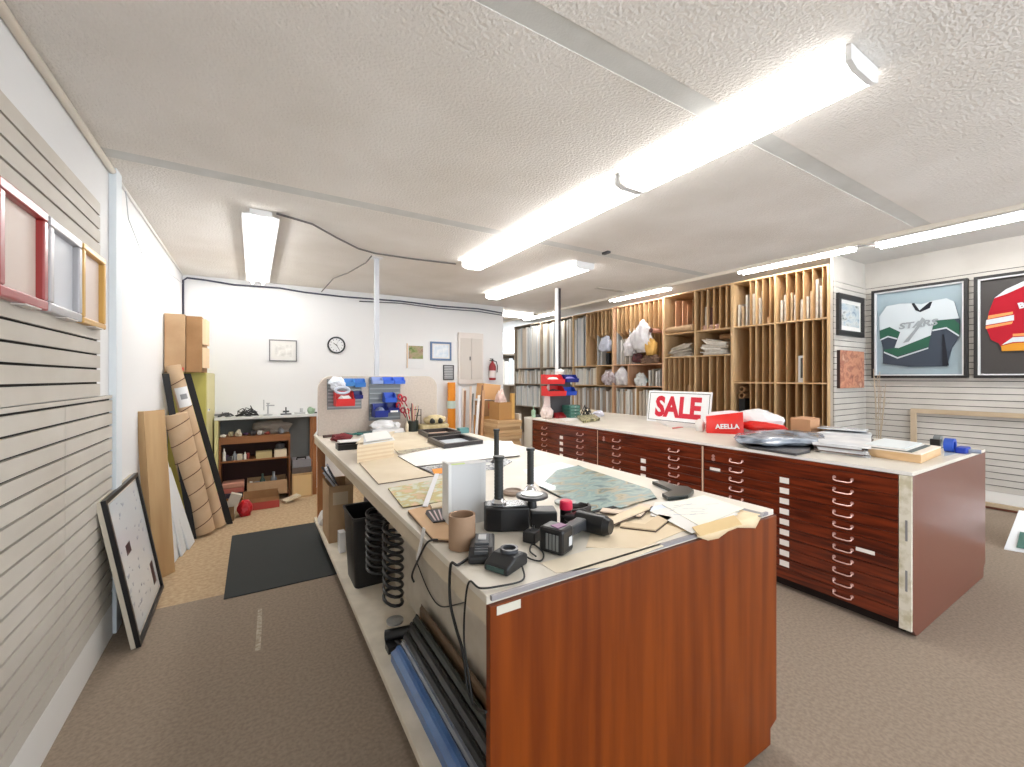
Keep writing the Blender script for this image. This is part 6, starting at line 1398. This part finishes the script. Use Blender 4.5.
# white and red bag behind
g = gz(755, 434); 
t = thing('shopping_bag', 'white shopping bag with a red corner slumped behind the red one', 'bag', (g[0] + .1, g[1], Z))
m = MB(); m.blob((g[0] + .12, g[1] + .05, Z), (.12, .24, .13), 210, 3, .22, freq=1.1)
m.build('bag', M('bag_purewhite', (246, 244, 246), .35), t)
m = MB(); m.blob((g[0] + .02, g[1] - .04, Z + .03), (.07, .22, .055), 211, 3, .25, freq=1.3); m.build('red_panel', M('bag_brightred', (0, 0, 0)), t)
csheet('dark_book', 'dark blue book lying behind the grey garment bag', 'book', [(774, 430), (774, 433), (790, 435), (791, 431.5)], .05, M('book_navy', (44, 46, 70), .5))
# grey garment bag
t = thing('garment_bag', 'grey plastic garment bag lying flat near the middle of the counter', 'garment bag', (*gz(775, 441)[:2], Z))
P_ = ppts([(737, 440), (748, 446), (796, 453), (810, 450), (812, 440), (800, 433), (762, 432)], Z + .02)
MB().prism(P_, Z, Z + .018, 'z').build('cardboard_base', dgrey, t, bevel=.004)
cen = Vector((sum(p[0] for p in P_) / 7, sum(p[1] for p in P_) / 7))
w_ = max(p[0] for p in P_) - min(p[0] for p in P_); l_ = max(p[1] for p in P_) - min(p[1] for p in P_)
m = MB(); m.blob((cen.x, cen.y, Z + .0185), (w_ * .38, l_ * .36, .045), 220, 4, .22, freq=2.2); m.build('plastic_cover', M('film_grey', (168, 176, 188), .15, rgb2=(110, 116, 126), scale=7, contrast=(.4, .6)), t, smooth=True)
# cardboard box
g = gz(805, 434); t = thing('cardboard_carton', 'small plain cardboard carton near the cubby side of the counter', 'carton', (g[0], g[1], Z))
P_ = [Vector(p) for p in ppts([(790.5, 433.5), (810, 437), (820, 434.2), (802, 431.5)], Z)]
MB().prism([p[:] for p in P_], Z, Z + .155, 'z').build('box', M('kraft_pinkish', (206, 156, 116), .8), t, bevel=.003)
# paper and board piles
def layered(label, name, cat, pts, n, th, cols, z=Z, jit=.012, seed=0, extra=None):
    q = random.Random(seed); P0 = [Vector(p) for p in ppts(pts, z)]; cen = sum(P0, Vector((0, 0))) / len(P0)
    t = thing(name, label, cat, (cen.x, cen.y, z))
    for i in range(n):
        a = q.uniform(-.05, .05); d = Vector((q.uniform(-jit, jit), q.uniform(-jit, jit))); PP = []
        for p in P0: r = p - cen; PP.append((cen.x + d.x + r.x * math.cos(a) - r.y * math.sin(a), cen.y + d.y + r.x * math.sin(a) + r.y * math.cos(a)))
        MB().prism(PP, z + i * th, z + i * th + th * .85, 'z').build('sheet', cols[i % len(cols)], t)
    return t
wgrey = M('stack_white', (232, 232, 232), .5, rgb2=(206, 208, 212), scale=9); dkb = M('stack_dark', (110, 96, 90), .7)
layered('stack of white boards with dark cores behind the open wooden box', 'board_stack', 'boards', [(812, 441), (816, 452), (866, 458), (872, 441), (846, 434)], 7, .010, [wgrey, dkb, wgrey, wgrey, dkb, wgrey])
m = MB(); g = Vector((*gz(842, 438)[:2], 0)); m.T = Matrix.Translation((g.x + .02, g.y, Z + .058)) @ Matrix.Rotation(.05, 4, 'Y') @ Matrix.Rotation(.3, 4, 'Z'); m.box(-.20, .20, -.17, .17, 0.02, .028)
tag(m.build('plastic_sleeve', M('sleeve_white', (226, 230, 234), .2, rgb2=(190, 196, 204), scale=8)), 'glossy clear wrapped sheet tilted on top of the white board stack', 'sleeve')
# shallow wooden box with papers
t = thing('wooden_box', 'shallow pale wooden box near the counter end, under white papers', 'box', (*gz(905, 455)[:2], Z))
P0 = [Vector(p) for p in ppts([(868, 456), (921, 463.5), (941, 455), (892, 448)], Z)]
MB().prism([p[:] for p in P0], Z, Z + .052, 'z').build('box', M('box_pine', (222, 186, 142), .6, rgb2=(206, 166, 120), scale=4, stretch=(1, 1, 8)), t, bevel=.002)
cen = sum(P0, Vector((0, 0))) / 4
MB().prism([(p + (cen - p) * -.01)[:] for p in P0], Z + .0525, Z + .060, 'z').build('lid', M('lid_cream', (240, 226, 210), .6), t)
for i, (dx, dy, mt, nm) in enumerate(((-.02, .03, M('folder_dark', (84, 92, 90), .6), 'dark_folder'), (-.03, .05, paper, 'white_folder'), (.0, .06, M('folder_white', (232, 238, 240), .5), 'white_sheet'))):
    P1 = [(p + (cen - p) * (.10 + .05 * i) + Vector((dx, dy)))[:] for p in P0]
    tag(MB().prism(P1, Z + .0606 + i * .006, Z + .0655 + i * .006, 'z').build(nm, mt), ['dark folder lying directly on the shallow wooden box', 'white folder on the dark one above the wooden box', 'topmost white sheet on the shallow wooden box'][i], 'folder' if i < 2 else 'sheet')
# tape dispensers
g = gz(938, 447.5)
t = thing('tape_dispenser', 'black tape dispenser beside the blue one at the end of the counter', 'tape dispenser', (g[0], g[1], Z))
m = MB(); m.lathe([(.02, -.02), (.045, -.02), (.045, .02), (.02, .02), (.02, -.02)], (0, 0, 0), 20); m.v = [Vector((g[0] + v.x, g[1] + v.z, Z + .05 + v.y)) for v in m.v]; m.build('tape_roll', M('tape_grey', (120, 124, 124), .4), t, smooth='auto'); B(g[0] - .06, g[0] + .05, g[1] - .028, g[1] + .028, Z, Z + .0045).build('base', black_p, t); B(g[0] - .075, g[0] - .046, g[1] - .028, g[1] + .028, Z + .005, Z + .07).build('cutter', black_p, t)
g = gz(950, 452)
t = thing('tape_dispenser', 'blue tape dispenser gun at the end of the counter', 'tape dispenser', (g[0], g[1], Z))
m = MB(); m.lathe([(.03, -.025), (.05, -.025), (.05, .025), (.03, .025), (.03, -.025)], (0, 0, 0), 24); m.v = [Vector((g[0] + v.x, g[1] + v.z, Z + .051 + v.y)) for v in m.v]; m.build('tape_roll', M('tape_blue', (40, 84, 190), .35), t, smooth='auto')
B(g[0] - .03, g[0] + .08, g[1] - .09, g[1] - .03, Z, Z + .045).build('body', M('disp_blue', (26, 60, 170), .4), t, bevel=.008); MB().cyl((g[0] + .02, g[1] - .09, Z + .02), (g[0] + .03, g[1] - .15, Z + .02), .014, 10).build('handle', M('disp_grey', (150, 160, 180), .4), t, smooth='auto')
csheet('clear_sheet', 'thin bluish clear sheet lying at the corner of the counter', 'sheet', [(944, 456), (966, 451.5), (964, 448.3), (945, 447.5)], .002, M('sheet_clear', (216, 226, 230), .15))
# ---- far end clutter and bins tower on the dark pole
ypl = 4.625; 
def tb(label, x0, x1, z0, z1, mat, dp=.14, grp=None, yb=None):
    yb = ypl if yb is None else yb; t = thing('parts_bin', label, 'bin', ((x0 + x1) / 2, yb - dp / 2, z0), grp); w = .004; h = z1 - z0
    m = MB()
    for a in (x0, x1 - w): m.prism([(yb, z0), (yb, z1), (yb - dp * .5, z1), (yb - dp * .8, z0 + h * .5), (yb - dp, z0 + h * .5), (yb - dp * .92, z0)], a, a + w, 'x')
    m.box(x0 + w, x1 - w, yb - dp * .92, yb, z0, z0 + w); m.box(x0 + w, x1 - w, yb - w, yb, z0 + w, z1); m.build('shell', mat, t)
    m = MB(); m.prism([(yb - dp * .92, z0), (yb - dp, z0 + h * .5), (yb - dp - w, z0 + h * .5), (yb - dp * .92 - w, z0)], x0, x1, 'x'); m.build('front_lip', mat, t); return t, x0, x1, z0, z1, yb, dp
def xz(px, py): p = onY(px, py, 4.5); return p[0], p[2]
zA0, zA1 = xz(550, 384)[1], xz(550, 374.5)[1]; zB0, zB1 = xz(550, 396)[1], xz(550, 386)[1]
xa, xb, xc, xd = xz(546.5, 380)[0], xz(563, 380)[0], xz(566, 380)[0], xz(580, 380)[0]
t = thing('bin_rail', 'dark metal bin rail fixed to the dark pole on the counter', 'rail', (3.6, 4.627, Z)); B(3.40, 3.78, 4.6255, 4.6293, Z + .0005, 1.52).build('plate', dgrey, t)
for zz in (zA0 - .004, zB0 - .004):
    B(3.40, 3.78, 4.6205, 4.6250, zz - .02, zz - .002).build('ledge', dgrey, t)
b1_ = tb('upper red parts bin on the rail of the dark pole', xa, xb, zA0, zA1, red_bin, .17); fill(b1_, paper, seed=7)
b2_ = tb('lower red parts bin on the rail of the dark pole', xa + .005, xb + .01, zB0, zB1, red_bin, .19); fill(b2_, M('fill_dark', (70, 30, 36), .6), seed=8)
b3_ = tb('dark blue parts bin beside the upper red one on the dark pole', xc, xd - .03, zA0 + .02, zA1, navy_bin, .14); fill(b3_, M('fill_lilac', (150, 140, 206), .5), seed=9)
tb('small blue parts bin beside the lower red one on the dark pole', xc + .01, xd - .05, zB0, zB1 - .02, blue_bin, .12)
tag(MB().blob((xb - .02, 4.53, zA1 + .006), (.05, .05, .04), 230, 3, .4).build('white_rag', paper), 'white crumpled rag heaped on the upper red bin', 'rag')
g = xz(568, 400)
for i in range(4):
    z0 = Z + .0006 + i * .043
    t = thing('component_drawer', ['lowest', 'second lowest', 'third lowest', 'topmost'][i] + ' green component drawer under the blue bins', 'drawer box', (3.72, 4.52, z0)); B(3.62, 3.80, 4.44, 4.61, z0, z0 + .04).build('case', M('drawer_green', (52, 104, 92), .5), t, bevel=.002); B(3.635, 3.785, 4.436, 4.4395, z0 + .006, z0 + .034).build('front', M('drawer_front', (96, 140, 128), .3), t); B(3.70, 3.72, 4.428, 4.4358, z0 + .016, z0 + .024).build('knob', lgrey, t)
t = tb('small dark red open box on the counter under the red bins', 3.47, 3.59, Z + .001, Z + .07, M('box_darkred', (150, 34, 40), .5), .12, yb=4.6)[0]
# paper bag draped at the pole
g0 = gz(543, 413)
t = thing('paper_bag', 'pinkish white paper bag slumped on the counter left of the red bins', 'bag', (3.33, 4.60, Z))
m = MB(); m.blob((3.36, 4.60, Z), (.075, .09, .10), 240, 3, .3); m.build('bag', M('bag_paper', (232, 216, 210), .7), t)
m = MB(); m.prism([(3.30, Z + .13), (3.42, Z + .13), (3.40, 1.44), (3.385, 1.45), (3.33, 1.28)], 4.60, 4.613, 'y'); m.build('upper_flap', M('bag_paper', (0, 0, 0)), t, bevel=.003)
scribble(3.93, 4.46, Z, .10, .07, .17, 46, 9, .006, 'black_wire', black_m, 'springy tangle of black wire right of the green drawers on the counter', 'wire')
tag(MB().blob((4.12, 4.42, Z), (.07, .07, .05), 250, 3, .4).build('tissue', M('tissue_lilac', (226, 224, 236), .7)), 'crumpled pale tissue right of the black wire tangle on the counter', 'tissue')
tag(MB().box(3.27, 3.30, 4.78, 4.84, Z, Z + .10).cyl((3.285, 4.81, Z + .1), (3.285, 4.81, Z + .15), .008, 8).build('spray_bottle', M('bottle_green', (170, 206, 180), .4), bevel=.004), 'small pale green bottle at the far corner of the flat file counter', 'bottle')
for i, (px, py, l, c) in enumerate(((532, 413.5, .22, 'dark grey'), (541, 412.5, .2, 'teal'), (549, 414, .16, 'black'))):
    g = (3.42 + .16 * i, 4.80 - .02 * i); m = MB(); rbox(m, g[0], g[1], Z, Z + .03, l, .05, .3 * i - .2)
    tag(m.build('staple_gun', [dgrey, teal, black_p][i], bevel=.008), c + ' hand tool lying at the far end of the flat file counter', 'tool')
csheet('white_sheet', 'broad white sheet under the tools at the far end of the counter', 'sheet', [(549, 415), (566, 421), (604, 416), (586, 410.5)], .004, paper)
csheet('cream_sheet', 'narrow cream sheet above the broad white one at the far counter end', 'sheet', [(566, 411.5), (572, 414), (600, 410.5), (590, 409)], .02, cream_paper, z=Z + .0048)
csheet('striped_tray', 'olive striped tray at the edge of the broad white sheet', 'tray', [(577, 415.5), (583, 420.5), (600, 418), (594, 414)], .03, M('tray_stripes', (90, 84, 60), .5, rgb2=(190, 184, 140), scale=40, contrast=(.48, .52)), z=Z + .0048)
# ================================================================= LIGHT, WORLD, CAMERA
for nm, st in (('lamp_lens', 9.0), ('lamp_tube', 21.0)):
    MATS[nm].node_tree.nodes['Principled BSDF'].inputs['Emission Strength'].default_value = st
w = bpy.data.worlds.new('World'); bpy.context.scene.world = w; w.use_nodes = True
bg = w.node_tree.nodes['Background']; bg.inputs['Color'].default_value = (.86, .93, 1, 1); bg.inputs['Strength'].default_value = 2.6
cam = bpy.data.cameras.new('camera'); co = bpy.data.objects.new('camera', cam); C.objects.link(co)
co.location = (0, 0, CH); co.rotation_euler = (PI / 2, 0, -TH); cam.sensor_width = 36; cam.lens = FP / 1024 * 36
cam.shift_y = (HYP - 383.5) / 1024; cam.clip_start = .02; cam.clip_end = 100
sc = bpy.context.scene; sc.camera = co
vs_ = sc.view_settings; vs_.view_transform = 'Standard'; vs_.look = 'None'; vs_.gamma = 1; vs_.use_curve_mapping = False; vs_.exposure = 0.56
